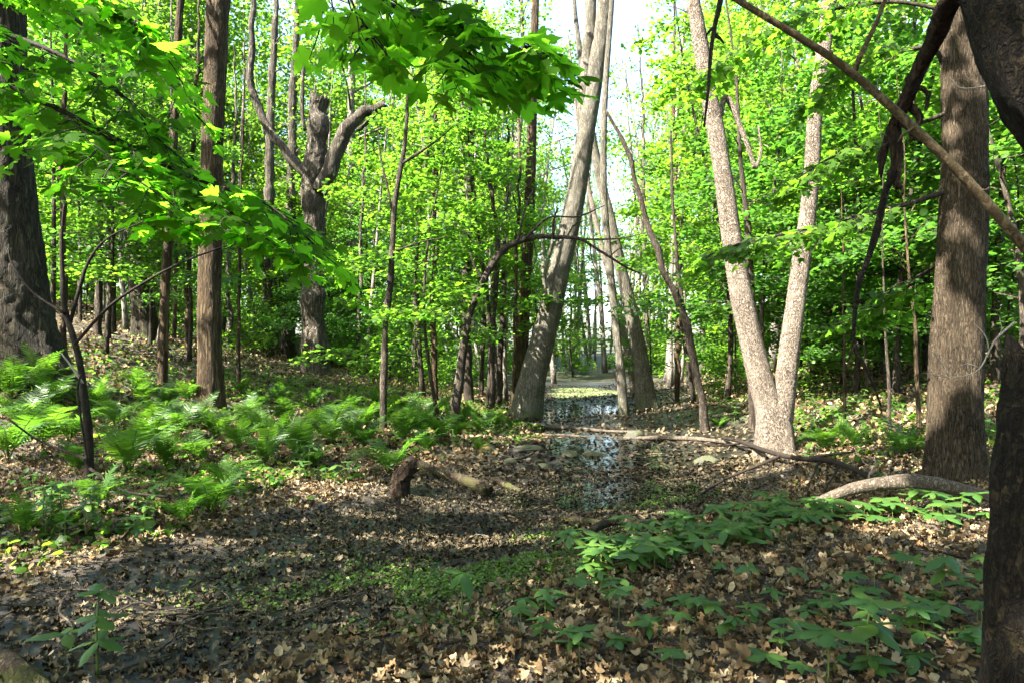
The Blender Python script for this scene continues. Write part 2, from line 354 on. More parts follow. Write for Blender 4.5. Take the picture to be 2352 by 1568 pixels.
def ground_material():
    m, nt, out = newmat('forest_soil'); L = nt.links.new
    tc = nd(nt, 'ShaderNodeTexCoord')
    n1 = nd(nt, 'ShaderNodeTexNoise', Scale=14, Detail=9, Roughness=.7); L(tc.outputs['Object'], n1.inputs['Vector'])
    v1 = nd(nt, 'ShaderNodeTexVoronoi', Scale=13); L(tc.outputs['Object'], v1.inputs['Vector'])
    mixf = nd(nt, 'ShaderNodeMix'); mixf.data_type = 'FLOAT'; mixf.inputs[0].default_value = .5; L(n1.outputs[0], mixf.inputs[2])
    bw = nd(nt, 'ShaderNodeSeparateColor'); L(v1.outputs['Color'], bw.inputs[0]); L(bw.outputs[0], mixf.inputs[3])
    dry = ramp(nt, mixf.outputs[0], [(.2, (.006,.004,.002)), (.5, (.022,.015,.008)), (.8, (.055,.038,.021))])
    wetc = ramp(nt, mixf.outputs[0], [(.2, (.003,.0025,.002)), (.55, (.010,.008,.006)), (.9, (.030,.025,.018))])
    at = nd(nt, 'ShaderNodeAttribute', attribute_name='col'); sp = nd(nt, 'ShaderNodeSeparateColor'); L(at.outputs['Color'], sp.inputs[0])
    mx = nd(nt, 'ShaderNodeMixRGB'); L(sp.outputs[0], mx.inputs[0]); L(dry, mx.inputs[1]); L(wetc, mx.inputs[2])
    n2 = nd(nt, 'ShaderNodeTexNoise', Scale=5, Detail=6); L(tc.outputs['Object'], n2.inputs['Vector'])
    g = nd(nt, 'ShaderNodeMath', operation='MULTIPLY'); L(sp.outputs[1], g.inputs[0]); L(n2.outputs[0], g.inputs[1])
    gm = nd(nt, 'ShaderNodeMixRGB'); L(g.outputs[0], gm.inputs[0]); L(mx.outputs[0], gm.inputs[1]); gm.inputs[2].default_value = (.030,.050,.010,1)
    p = nd(nt, 'ShaderNodeBsdfPrincipled'); L(gm.outputs[0], p.inputs['Base Color'])
    rr = nd(nt, 'ShaderNodeMapRange'); rr.inputs[3].default_value = .9; rr.inputs[4].default_value = .38; L(sp.outputs[0], rr.inputs[0]); L(rr.outputs[0], p.inputs['Roughness'])
    bp = nd(nt, 'ShaderNodeBump', Strength=.8, Distance=.03); L(mixf.outputs[0], bp.inputs['Height']); L(bp.outputs[0], p.inputs['Normal'])
    L(p.outputs[0], out.inputs[0]); return m
def water_material(name, film, filmcol, base=(.010,.012,.010)):
    m, nt, out = newmat(name); L = nt.links.new
    tc = nd(nt, 'ShaderNodeTexCoord')
    n1 = nd(nt, 'ShaderNodeTexNoise', Scale=2.2, Detail=8, Roughness=.7); L(tc.outputs['Object'], n1.inputs['Vector'])
    mr = nd(nt, 'ShaderNodeMapRange'); mr.inputs[1].default_value = 1 - film - .08; mr.inputs[2].default_value = 1 - film + .08; L(n1.outputs[0], mr.inputs[0])
    v = nd(nt, 'ShaderNodeTexVoronoi', Scale=70); L(tc.outputs['Object'], v.inputs['Vector'])
    vc = ramp(nt, v.outputs['Distance'], [(.0, filmcol), (.7, tuple(c * .45 for c in filmcol))])
    mc = nd(nt, 'ShaderNodeMixRGB'); L(mr.outputs[0], mc.inputs[0]); mc.inputs[1].default_value = (*base, 1); L(vc, mc.inputs[2])
    p = nd(nt, 'ShaderNodeBsdfPrincipled'); L(mc.outputs[0], p.inputs['Base Color']); p.inputs['IOR'].default_value = 1.33; p.inputs['Specular IOR Level'].default_value = .6
    r = nd(nt, 'ShaderNodeMapRange'); r.inputs[3].default_value = .10; r.inputs[4].default_value = .55; L(mr.outputs[0], r.inputs[0]); L(r.outputs[0], p.inputs['Roughness'])
    n3 = nd(nt, 'ShaderNodeTexNoise', Scale=9, Detail=3); L(tc.outputs['Object'], n3.inputs['Vector'])
    bp = nd(nt, 'ShaderNodeBump', Strength=.25, Distance=.02); L(n3.outputs[0], bp.inputs['Height']); L(bp.outputs[0], p.inputs['Normal'])
    L(p.outputs[0], out.inputs[0]); return m
def rockmat():
    m, nt, out = newmat('mossy_stone'); L = nt.links.new
    tc = nd(nt, 'ShaderNodeTexCoord'); oi = nd(nt, 'ShaderNodeObjectInfo'); geo = nd(nt, 'ShaderNodeNewGeometry')
    n1 = nd(nt, 'ShaderNodeTexNoise', Scale=22, Detail=8, Roughness=.7); L(tc.outputs['Object'], n1.inputs['Vector'])
    c = ramp(nt, n1.outputs[0], [(.3, (.010,.008,.005)), (.55, (.028,.023,.016)), (.8, (.060,.050,.036))])
    n2 = nd(nt, 'ShaderNodeTexNoise', Scale=6, Detail=5); L(tc.outputs['Object'], n2.inputs['Vector'])
    sz = nd(nt, 'ShaderNodeSeparateXYZ'); L(geo.outputs['Normal'], sz.inputs[0])
    a = nd(nt, 'ShaderNodeMath', operation='MULTIPLY_ADD'); L(sz.outputs[2], a.inputs[0]); a.inputs[1].default_value = .3; L(n2.outputs[0], a.inputs[2])
    a2 = nd(nt, 'ShaderNodeMath', operation='MULTIPLY_ADD'); L(oi.outputs['Random'], a2.inputs[0]); a2.inputs[1].default_value = .3; L(a.outputs[0], a2.inputs[2])
    mr = nd(nt, 'ShaderNodeMapRange'); mr.inputs[1].default_value = .66; mr.inputs[2].default_value = .86; mr.inputs[4].default_value = .85; L(a2.outputs[0], mr.inputs[0])
    mc = nd(nt, 'ShaderNodeMixRGB'); L(mr.outputs[0], mc.inputs[0]); L(c, mc.inputs[1]); mc.inputs[2].default_value = (.032,.036,.010,1)
    p = nd(nt, 'ShaderNodeBsdfPrincipled', Roughness=.85); L(mc.outputs[0], p.inputs['Base Color'])
    bp = nd(nt, 'ShaderNodeBump', Strength=.6, Distance=.02); L(n1.outputs[0], bp.inputs['Height']); L(bp.outputs[0], p.inputs['Normal']); L(p.outputs[0], out.inputs[0])
    return m
M['ground'] = ground_material(); M['rock'] = rockmat()
M['water'] = water_material('shallow_water', .34, (.022,.030,.012), (.004,.005,.004))
M['pond'] = water_material('duckweed_pond', .68, (.17,.20,.075))

# =====================================================================
# ground and water
# =====================================================================
def axis(n, lim, near):
    t = np.linspace(-1, 1, n); return np.sign(t) * (near * np.abs(t) + (lim - near) * np.abs(t) ** 3.2)
gx = axis(361, 190, 14); gy = axis(361, 190, 14) + 8
X, Y = np.meshgrid(gx, gy); XY = np.c_[X.ravel(), Y.ravel()]
Zg = Gv(XY); CH = channel(XY)
wet = np.clip(CH * 2.2 + .35, 0, 1)
greenm = np.clip(noise(XY, .9, 8) * 1.2 + np.clip((np.hypot(XY[:, 0], XY[:, 1]) - 30) / 25, 0, 1), 0, 1) * (CH < .1) * np.clip((XY[:, 1] - 7) / 6, 0, 1)
n1 = len(gx); ii, jj = np.meshgrid(np.arange(n1 - 1), np.arange(n1 - 1)); a = (jj * n1 + ii).ravel()
Tg = np.concatenate([np.c_[a, a + 1, a + n1 + 1], np.c_[a, a + n1 + 1, a + n1]])
gr = obj('ground', mesh('ground', np.c_[XY, Zg], Tg, M['ground'], np.c_[wet, greenm, np.zeros(len(XY))])); gr['kind'] = 'structure'
def water_sheet(name, pxs, level, mat):
    """flat water bounded by an uneven shoreline"""
    c = np.array([P(px, py, FPX * (EYE - level) / (py - 800.0)) for px, py in pxs]); c[:, 2] = level
    q, _, _ = spline(np.vstack([c, c[:1]]), 90, np.zeros(len(c) + 1)); q = q[:-1]; q[:, 2] = level
    m = q.mean(0); V = np.vstack([m, q]); n = len(q); i = np.arange(n)
    o = obj(name, mesh(name, V - m, np.c_[np.zeros(n, int), 1 + i, 1 + (i + 1) % n], mat, smooth=False), None, m); o['kind'] = 'structure'
    return o
wl2 = float(np.median(Gv(CHN[9:11, :2])))
# shallow film standing wherever the channel bed lies below one level
WL = -.335
wx, wy = np.arange(-3.0, 9.0, .09), np.arange(7.8, 25.0, .09)
WXg, WYg = np.meshgrid(wx, wy); wq = np.c_[WXg.ravel(), WYg.ravel()]
low = ((Gv(wq) < WL + .02) & (channel(wq) > -.15)).reshape(WXg.shape)
cell = low[:-1, :-1] | low[1:, :-1] | low[:-1, 1:] | low[1:, 1:]
print('flooded cells', cell.sum(), cell.size)
jj_, ii_ = np.nonzero(cell); nw = len(wx); a_ = jj_ * nw + ii_
Tw = np.concatenate([np.c_[a_, a_ + 1, a_ + nw + 1], np.c_[a_, a_ + nw + 1, a_ + nw]])
used, inv = np.unique(Tw, return_inverse=True)
wo = obj('water', mesh('water', np.c_[wq[used], np.full(len(used), WL)], inv.reshape(-1, 3), M['water'], smooth=False)); wo['kind'] = 'structure'
water_sheet('pond', [(1235,905),(1260,915),(1330,925),(1430,926),(1510,915),(1500,902),(1440,893),(1350,889),(1260,892)], wl2 + .03, M['pond'])

# =====================================================================
# sun pools: chosen sun patches; canopy leaves that would shade them are left out
# =====================================================================
def pool(px, py, rx, ry): p = gp(px, py); return (p[0], p[1], rx, ry)
TW = gp(1780, 1040)
POOLS = [(TW[0] + 1.9, TW[1] + .9, 4.0, 2.2), pool(1690, 1010, 1.7, .9), pool(1640, 1108, .95, .38), pool(1000, 1255, .75, .34), pool(880, 1240, .5, .2), pool(1130, 1130, .6, .25), pool(690, 1120, .9, .42),
         pool(560, 1100, .5, .36), pool(330, 1040, .8, .6), pool(40, 1050, .8, .6), pool(150, 1010, .7, .5), pool(30, 1290, .45, .28), pool(350, 1240, .5, .2), pool(200, 1160, .6, .4), pool(1030, 1180, .6, .26), pool(1000, 1100, .4, .2),
         pool(2240, 1200, .8, .45), pool(2000, 1170, .5, .25), pool(2190, 1050, .9, .7), pool(490, 1060, .4, .3), (0.1, 4.72, .7, .35), pool(210, 1420, .35, .3), pool(1400, 940, 2.0, 1.4), pool(800, 960, .8, .6), pool(650, 940, .7, .6), pool(300, 880, .8, .8)]
def lit(q):
    """share of direct sun the canopy lets through, by where the ray meets the ground"""
    best = np.full(len(q), -9.0)
    for x, y, rx, ry in POOLS:
        best = np.maximum(best, 1 - np.hypot((q[:, 0] - x) / rx, (q[:, 1] - y) / ry))
    a = best + .2 * noise(q, 5.5, 21) > -.12
    fleck = (noise(q, 4.2, 22) + .6 * noise(q, 10., 23)) > 1.05
    return a | fleck | ((q[:, 0] > 6.5) & (q[:, 1] > 9.5) & (noise(q, 1.6, 25) > -.35)) | (q[:, 1] > 19) | ((q[:, 1] > 13.5) & (noise(q, .8, 24) > -.1))
def to_ground(p):
    t = (p[:, 2] - 0.1) / SUN[2]; return p[:, :2] - SUN[None, :2] * t[:, None]

# =====================================================================
# trees
# =====================================================================
def canopy_leaves(c, R, h, ncl, per, size, seed):
    """clumps of leaves through a flattened dome, kept only where shade is wanted on the ground"""
    r = np.random.default_rng(seed)
    u = unit(r.normal(size=(ncl, 3))); rad = r.uniform(.25, 1, ncl) ** .5
    cl = c + u * rad[:, None] * np.array([R, R, h])
    pos = np.repeat(cl, per, 0) + r.normal(size=(ncl * per, 3)) * np.array([.62, .62, .26]) * R / 5.5
    keep = ~lit(to_ground(pos)) | (r.random(len(pos)) < .008)  # leaves whose shadow would fall in a sun pool are dropped
    pos = pos[keep]
    n = np.array([0, 0, 1.]) + r.normal(size=(len(pos), 3)) * .4
    V, T, _ = scatter((QUAD[0] - np.array([0, .5, 0]), QUAD[1]), pos, n, r.uniform(.8, 1.25, len(pos)) * size, rg=r)
    return V, T, cl
def hero_tree(name, label, stems, mat, crown=None, ns=32, bark=.06, k=16, flare=.35, seed=0, group=None, limbs=(), lobes=5, seg=.09, smat=None, kink=0.0, ragged=0.0):
    """stems: list of (pxpts, widths, depth) polylines; the first starts at the base. crown=(height, radius, half_height, clumps)"""
    pts0, w0, d0 = stems[0]
    d0 = d0 if hasattr(d0, '__len__') else [d0] * len(pts0)
    base = P(*pts0[0], d0[0]); base[2] = G(base[0], base[1])
    t = thing(name, label, 'tree', base, group)
    tops = []
    for i, (pp, ww, dd) in enumerate(list(stems) + list(limbs)):
        dd = dd if hasattr(dd, '__len__') else [dd] * len(pp)
        q = [P(a, b, d) for (a, b), d in zip(pp, dd)]; rr = [wpx(w, d) / 2 for w, d in zip(ww, dd)]
        if i == 0:
            q[0] = base - np.array([0, 0, .12])
        is_limb = i >= len(stems)
        if crown and not is_limb:
            top = q[-1]; dirn = (q[-1] - q[-2]); dirn = dirn / np.linalg.norm(dirn) * .6 + np.array([0, 0, .6])
            z = base[2] + crown[0]
            if z > top[2] + 1:
                st_ = top + dirn * (z - top[2]) / max(dirn[2], .3)
                q += [top * .55 + st_ * .45 + np.array([.15, .1, 0]), st_]; rr += [rr[-1] * .75, rr[-1] * .35]
            tops.append(q[-1])
        V, T = tube([x - base for x in q], rr, ns if not is_limb else max(10, ns // 2), seg, bark, k, flare=flare if i == 0 else 0, seed=seed + i, lobes=lobes, kink=kink if not is_limb else max(kink, .15), ragged=ragged * (1 if i == 0 else .25))
        obj('trunk' if not is_limb and i == 0 else ('stem' if not is_limb else 'limb'), mesh(name + '_wood', V, T, (smat or mat) if i else mat), t)
    if crown:
        H, R, hh, ncl = crown
        c = np.mean(tops, 0)
        V, T, cl = canopy_leaves(c, R, hh, ncl, 100, .18, seed + 50)
        o = obj('crown', mesh(name + '_crown', V - base, T, M['leaf']), t); o['kind'] = 'stuff'
        B = Buf(); r = np.random.default_rng(seed + 9)
        for j in r.choice(len(cl), min(14, len(cl)), replace=False):
            a = tops[j % len(tops)] - np.array([0, 0, r.uniform(.2, .8) * hh]); e = cl[j]
            B.add(*tube([a - base, (a + e) / 2 + np.array([0, 0, .4]) - base, e - base], [.07, .05, .015], 6))
        V, T, _ = B.get(); o = obj('upper_limb', mesh(name + '_limbs', V, T, M['bark_thin']), t); o['kind'] = 'stuff'
    return t

HT = {}
HT['big_left'] = hero_tree('old_maple', 'massive wide trunk with furrowed grey bark rising above the ferns', [([(62,872),(45,760),(28,600),(12,400),(5,200),(0,0)], [170,140,122,112,105,98], 11.2)], M['bark_grey'], (13, 6.2, 3.6, 150), 56, .05, 44, .25, 1, seg=.07)
HT['lichen'] = hero_tree('maple_tree', 'grey lichen-spotted trunk leaning slightly on the hillside behind the old wide trunk', [([(337,772),(320,640),(303,500),(288,350),(275,150)], [54,46,40,36,32], 20)], M['bark_grey'], (14, 5.5, 3.5, 100), 32, .05, 26, .3, 2)
HT['left_main'] = hero_tree('maple_tree', 'straight tall brown trunk standing among the ferns, overhung by the maple branch', [([(486,943),(481,780),(483,600),(486,450),(489,300),(497,100),(503,0)], [60,52,50,49,47,50,50], 14)], M['bark_brown'], (13, 6.2, 3.6, 150), 48, .035, 40, .15, 3, seg=.06)
HT['forked'] = hero_tree('gnarled_maple', 'gnarled old trunk with broken top and two thick crooked limbs', [([(722,862),(720,750),(722,600),(722,470),(720,390),(730,300),(734,232)], [58,46,44,43,50,46,40], 24)], M['bark_gnarl'], None, 40, .09, 26, .4, 4, seg=.1, kink=.08, ragged=.3,
    limbs=[([(712,405),(690,385),(640,330),(598,258),(574,180),(580,90),(584,-60)], [24,22,20,17,16,15,13], 23.9), ([(735,440),(760,385),(785,318),(820,270),(852,250),(884,238)], [40,36,33,30,26,18], 23.8), ([(822,300),(848,278),(862,262)], [12,9,7], 24.2), ([(700,300),(694,255),(696,190),(700,130)], [10,9,8,6], 24)])
HT['thin_a'] = hero_tree('young_maple', 'slender straight trunk between the lichen-spotted trunk and the tall brown one', [([(372,852),(380,650),(392,480),(402,250),(415,0)], [24,20,19,18,16], 14.5)], M['bark_brown'], (11, 4.2, 3, 70), 20, .04, 18, .15, 5)
HT['lean'] = hero_tree('leaning_tree', 'big grey trunk leaning strongly at the edge of the muddy channel', [([(1204,962),(1222,875),(1248,775),(1288,610),(1322,450),(1347,300),(1366,180),(1384,60),(1394,-60)], [72,62,55,49,44,41,38,36,34], 18.2)], M['bark_lean'], (15, 5.0, 3.6, 90), 48, .03, 40, .12, 6, seg=.1,
    limbs=[([(1338,330),(1340,230),(1350,110),(1358,-40)], [30,29,27,24], 18.3), ([(1262,700),(1250,640),(1268,560),(1277,500)], [7,8,7,4], 17.8)])
HT['behind_lean'] = hero_tree('straight_maple', 'straight brown trunk hidden behind the foot of the leaning trunk', [([(1192,905),(1200,780),(1210,600),(1218,420),(1224,200),(1230,0),(1234,-120)], [34,29,26,24,20,17,13], 22)], M['bark_brown'], None, 24, .04, 22, .2, 7)
HT['mossfoot'] = hero_tree('mossy_footed_tree', 'thin grey trunk with a bright mossy foot standing in the wet channel', [([(1433,962),(1426,860),(1412,720),(1397,580),(1386,420),(1390,220),(1404,20),(1410,-60)], [24,20,18,17,16,14,12,11], 17.6)], M['bark_lean'], None, 20, .04, 16, .25, 8)
HT['slant_r'] = hero_tree('slanting_tree', 'sturdy grey trunk slanting beside the mossy-footed thin trunk', [([(1490,940),(1474,840),(1450,720),(1422,600),(1398,490),(1372,380),(1345,220),(1322,40),(1315,-80)], [46,36,31,27,24,20,15,10,6], 20)], M['bark_lean'], None, 28, .04, 22, .3, 9)
HT['pale_slant'] = hero_tree('pale_slanting_tree', 'pale sunlit thin trunk slanting behind the sturdy grey one', [([(1464,915),(1440,800),(1415,690),(1385,580),(1352,430),(1325,260),(1305,80)], [22,17,14,12,10,7,3], 26)], M['bark_pale'], None, 18, .03, 16, .2, 10)
HT['dark_slant'] = hero_tree('dark_slanting_tree', 'dark crooked trunk slanting up through leaves beside the muddy channel', [([(1622,968),(1602,870),(1574,740),(1532,640),(1496,540),(1462,420),(1428,320),(1385,255)], [21,18,17,14,13,11,9,6], 13.5)], M['bark_thin'], None, 22, .06, 14, .25, 11, kink=.3,
    limbs=[([(1575,745),(1560,640),(1546,480),(1540,300)], [9,8,7,5], 13.6)])
HT['twin'] = hero_tree('twin_trunk_tree', 'sunlit pale tree with scaly bark forking low into two trunks', [([(1782,1042),(1778,985),(1762,925),(1738,835),(1706,690),(1682,560),(1664,430),(1646,310),(1624,190),(1602,60),(1590,-40)], [84,80,58,54,50,45,41,39,36,33,30], 10.4),
    ([(1790,985),(1800,925),(1812,820),(1824,720),(1840,600),(1856,490),(1866,380),(1872,260),(1890,130),(1906,0),(1914,-60)], [54,51,46,43,41,37,34,33,32,31,30], [10.4,10.35,10.3,10.3,10.3,10.3,10.3,10.3,10.3,10.3,10.3])], M['bark_pale'], (12, 4.0, 2.5, 46), 56, .022, 36, .22, 12, seg=.05,
    limbs=[([(1655,270),(1670,225),(1712,320),(1735,388)], [10,12,12,9], 10.6), ([(1735,388),(1748,350),(1742,290)], [8,7,4], 10.6)])
HT['right'] = hero_tree('furrowed_tree', 'thick trunk with deeply furrowed bark rising behind the arched log', [([(2196,1112),(2196,1020),(2196,860),(2200,700),(2211,500),(2217,330),(2214,150),(2205,20),(2200,-60)], [120,112,108,103,97,92,89,86,84], 6.9)], M['bark_furrow'], (13, 5.0, 3.5, 80), 110, .045, 56, .12, 13, seg=.04, smat=M['bark_brown'])
HT['behind_r'] = hero_tree('shaded_tree', 'shaded brown trunk on the slope between the twin trunks and the furrowed trunk', [([(1908,885),(1905,780),(1902,600),(1900,380),(1900,200)], [64,56,52,46,40], 19)], M['bark_brown'], (14, 4.5, 3.2, 50), 28, .05, 22, .2, 14)

def thin_tree(label, pts, w, d, mat='bark_thin', seed=0, limbs=(), name='young_maple'):
    return hero_tree(name, label, [(pts, w, d)], M[mat], None, 12, .05, 9, .2, seed, limbs=limbs, seg=.12, kink=.3 if max(w) < 17 or name == 'arching_sapling' else .06)
thin_tree('dark forked sapling with thin arching side twigs, third stem from the gnarled trunk', [(880,872),(884,770),(897,640),(906,480),(918,400),(933,300),(936,180)], [18,15,14,13,11,9,6], 14, seed=21,
    limbs=[([(905,510),(890,430),(872,350),(868,290)], [6,5,4,2], 14), ([(925,375),(965,350),(1010,318),(1040,290)], [7,6,4,2], 13.9), ([(900,580),(940,565),(985,552),(1030,545)], [5,4,3,2], 13.8)])
thin_tree('arching dark stem bowing over in front of the leaning trunk', [(1037,962),(1052,880),(1068,770),(1100,660),(1142,588),(1200,556),(1270,546),(1330,552),(1385,582),(1440,612),(1470,625)], [22,20,18,16,14,12,10,8,6,5,3], 14.5, seed=22, name='arching_sapling',
    limbs=[([(1110,645),(1085,600),(1078,560)], [5,4,2], 14.5), ([(1145,586),(1140,545),(1155,510)], [5,4,2], 14.5), ([(1225,552),(1232,590),(1222,620)], [4,3,1.5], 14.5), ([(1300,548),(1320,515),(1350,505)], [4,3,1.5], 14.5), ([(1400,590),(1425,570),(1450,575)], [3,2.5,1.5], 14.5), ([(1355,562),(1360,600),(1375,630)], [3,2.5,1.5], 14.5), ([(1190,558),(1200,500),(1215,455),(1235,425)], [7,5,4,2], 14.5), ([(1200,555),(1260,500),(1330,498),(1390,470)], [6,5,4,2], 14.4), ([(1270,546),(1272,520),(1278,480)], [7,6,3], 14.5), ([(1330,550),(1420,548),(1500,530)], [5,4,2], 14.6), ([(1066,790),(1030,740),(1010,690)], [5,4,2], 14.5)])
_thin = [([(998,850),(996,650),(1000,380),(1004,120)], [15,13,12,9], 20), ([(1078,880),(1070,650),(1080,480),(1082,330),(1088,100)], [19,17,15,13,9], 20), ([(1146,892),(1152,780),(1158,640),(1160,520)], [14,12,11,9], 21), ([(1178,870),(1184,740),(1186,560)], [10,9,8], 19),
         ([(1130,880),(1136,700),(1144,560),(1128,430),(1110,300)], [13,11,11,9,6], 19), ([(1105,880),(1112,700),(1122,560)], [10,9,7], 23), ([(548,838),(548,690),(550,560),(553,400)], [9,8,7,5], 17), ([(614,802),(616,640),(618,480),(624,200)], [28,24,22,18], 29), ([(664,800),(666,640),(668,480),(672,240)], [26,23,21,18], 30),
         ([(430,785),(434,620),(440,460),(446,250)], [14,12,11,8], 19), ([(226,790),(228,620),(230,450),(236,180)], [16,14,13,10], 18), ([(256,770),(257,600),(254,440),(262,200)], [18,16,15,11], 19), ([(146,850),(146,650),(142,420),(150,150)], [15,13,12,9], 14), ([(184,760),(184,600),(181,430)], [9,8,6], 20),
         ([(345,770),(348,600),(338,420),(330,200)], [9,8,7,5], 19), ([(400,770),(404,600),(408,420)], [10,9,7], 23), ([(528,800),(526,650),(530,480)], [14,12,9], 26), ([(950,840),(956,680),(962,500)], [12,11,8], 25), ([(1556,900),(1558,640),(1552,400),(1548,250)], [12,11,10,8], 21), ([(1482,860),(1482,640),(1476,430)], [11,10,8], 30),
         ([(1728,870),(1724,680),(1716,520),(1700,350)], [20,16,14,10], 13), ([(2112,960),(2104,800),(2090,650),(2080,500)], [10,8,6,4], 9.5), ([(2044,985),(2040,850),(2030,700),(2026,560)], [8,7,5,3], 10), ([(2284,900),(2290,650),(2302,430),(2310,250)], [20,17,14,10], 12), ([(1940,960),(1940,850),(1936,720)], [7,6,4], 11), ([(820,840),(826,680),(830,500)], [10,9,7], 27)]
_where = ['thin straight stem beside the dark forked sapling', 'slender straight trunk two stems along from the dark forked sapling', 'thin stem just before the leaning trunk', 'very thin stem hugging the straight trunk behind the leaning one', 'thin wavy stem behind the arching sapling', 'thin stem between the arching sapling and the straight brown trunk',
          'very thin stem next to the tall brown trunk among ferns', 'pale-sided trunk midway between tall brown trunk and gnarled trunk', 'grey trunk just beside the gnarled trunk', 'dark thin stem leaning towards the tall brown trunk', 'thin stem on the hillside beside the black sapling', 'brown stem paired with a thinner one on the hillside', 'thin stem touching the edge of the massive wide trunk', 'very thin stem behind the massive wide trunk',
          'thin stem in front of the lichen-spotted trunk', 'thin stem behind the slender straight trunk on the hillside', 'far thin stem showing past the tall brown trunk', 'far thin stem beyond the dark forked sapling', 'pale straight stem rising through leaves behind the dark slanting trunk', 'far thin stem behind the sturdy slanting trunk',
          'thinner grey trunk tucked behind the twin trunks', 'wispy stem in front of the furrowed trunk', 'wispy stem on the leaf-strewn slope near the hanging dead branch', 'dark stem behind the furrowed trunk', 'wispy stem beside the shaded brown trunk', 'far thin stem between gnarled trunk and dark forked sapling']
for i, ((pp, ww, d), lb) in enumerate(zip(_thin, _where)):
    (x1, y1), (x0, y0) = pp[-1], pp[-2]; sl = (x1 - x0) / max(1, y0 - y1)
    pp = pp + [(x1 + sl * 180 + 6, y1 - 180), (x1 + sl * 380, y1 - 380)]; ww = ww + [ww[-1] * .7, ww[-1] * .25]
    tr = np.random.default_rng(700 + i); tl = []
    for _ in range(5):
        f = tr.uniform(.35, .8) * (len(pp) - 1); k0 = int(f); a_ = np.array(pp[k0]) * (1 - f + k0) + np.array(pp[k0 + 1]) * (f - k0)
        sx = tr.choice([-1, 1]) * tr.uniform(25, 70) * 14 / d; up_ = tr.uniform(15, 60) * 14 / d; w_ = ww[min(k0, len(ww) - 1)] * .28
        tl.append(([tuple(a_), (a_[0] + sx * .5, a_[1] - up_ * .7), (a_[0] + sx, a_[1] - up_ * .9 + tr.uniform(-10, 10))], [w_, w_ * .7, w_ * .3], [d, d - .1, d - .2 * tr.uniform(-1, 1)]))
    thin_tree(lb, pp, ww, d, limbs=tl, mat='bark_gnarl' if d > 24 else ('bark_thin' if i % 3 else 'bark_brown'), seed=40 + i)

# ---- leafy understory and far trees: shared models, each tree an object -----------------
def sapling_model(name, seed, H, r0, cb, spread, nl, leaf, tm, barkm, leafm, nlimb=18, flat=.10, canopy=False):
    r = np.random.default_rng(seed)
    bend = r.normal(size=2) * .05 * H
    path = [np.array([bend[0] * (z / H) ** 2 + .03 * H * math.sin(z / H * 5 + seed), bend[1] * (z / H) ** 2, z]) for z in np.linspace(-.1, H, 7)]
    B = Buf(); V, T = tube(path, np.linspace(r0, r0 * .18, 7), 9, H / 18, .04, 7, flare=.25, seed=seed); B.add(V, T)
    pos, hd = [], []
    for i in range(nlimb):
        f = (i + r.uniform(0, 1)) / nlimb; z = cb + f * (H * .98 - cb)
        az = i * 2.4 + r.uniform(-.5, .5); dirn = np.array([math.cos(az), math.sin(az), 0])
        Ln = spread * (1 - .75 * f ** 1.6) * r.uniform(.65, 1.15)
        q0 = np.array([np.interp(z, [p[2] for p in path], [p[k_] for p in path]) for k_ in range(3)])
        up = r.uniform(.15, .5) if not canopy else r.uniform(.3, .9)
        lp = [q0 + dirn * Ln * t_ + np.array([0, 0, Ln * (up * t_ - .28 * t_ * t_)]) + r.normal(size=3) * .04 * Ln * t_ for t_ in (0, .3, .6, 1)]
        rl = r0 * .28 * (1 - .6 * f)
        B.add(*tube(lp, [rl, rl * .7, rl * .45, rl * .15], 5, Ln / 5))
        side = np.array([-dirn[1], dirn[0], 0])
        n_i = int(nl / nlimb * Ln / spread * 1.35)
        t_ = r.beta(1.7, 1.1, n_i); sgn = r.choice([-1, 1], n_i)
        ntw = 6
        tw = np.round(t_ * ntw) / ntw
        along = r.random(n_i) ** .8
        wmax = Ln * .48 * (1.1 - .75 * tw)
        base = np.array(lp)[0] + dirn * (Ln * tw)[:, None] + np.c_[np.zeros((n_i, 2)), Ln * (up * tw - .28 * tw ** 2)]
        off = (side * (sgn * along * wmax)[:, None] + dirn * (along * wmax * .55)[:, None])
        p_ = base + off + r.normal(size=(n_i, 3)) * np.array([.10, .10, flat]) + np.array([0, 0, -.10]) * (along * wmax)[:, None]
        pos.append(p_); hd.append(off + r.normal(size=(n_i, 3)) * .25)
        for s_ in (-1, 1):
            for tt in (.35, .65):
                b0 = q0 + dirn * Ln * tt + np.array([0, 0, Ln * (up * tt - .28 * tt * tt)]); e0 = b0 + (side * s_ + dirn * .55) * Ln * .45 * (1.1 - .75 * tt)
                B.add(*tube([b0, e0 + np.array([0, 0, -.05])], [rl * .4, .003], 4, Ln))
    pos = np.concatenate(pos); hd = np.concatenate(hd)
    nrm = np.array([0, 0, 1.]) + r.normal(size=(len(pos), 3)) * (.42 if not canopy else .6)
    V, T, _ = scatter(tm, pos, nrm, r.uniform(.7, 1.2, len(pos)) * leaf, hd, rg=r)
    wv, wt, _ = B.get()
    return mesh(name + '_trunk', wv, wt, barkm), mesh(name + '_crown', V, T, leafm)
UND = [sapling_model('understory', 100 + i, H, r0, cb, sp, nl, lf, MIDLEAF, M['bark_thin'], M['leaf_b' if i in (2, 4) else 'leaf'], nlb) for i, (H, r0, cb, sp, nl, lf, nlb) in enumerate([
    (7.5, .05, 1.6, 2.3, 5200, .105, 22), (9.5, .07, 2.0, 2.7, 6400, .108, 24), (5.5, .035, .7, 1.9, 3800, .10, 18), (11, .08, 3.0, 2.8, 6600, .112, 24), (8.5, .06, 1.6, 2.9, 5900, .108, 20)])]
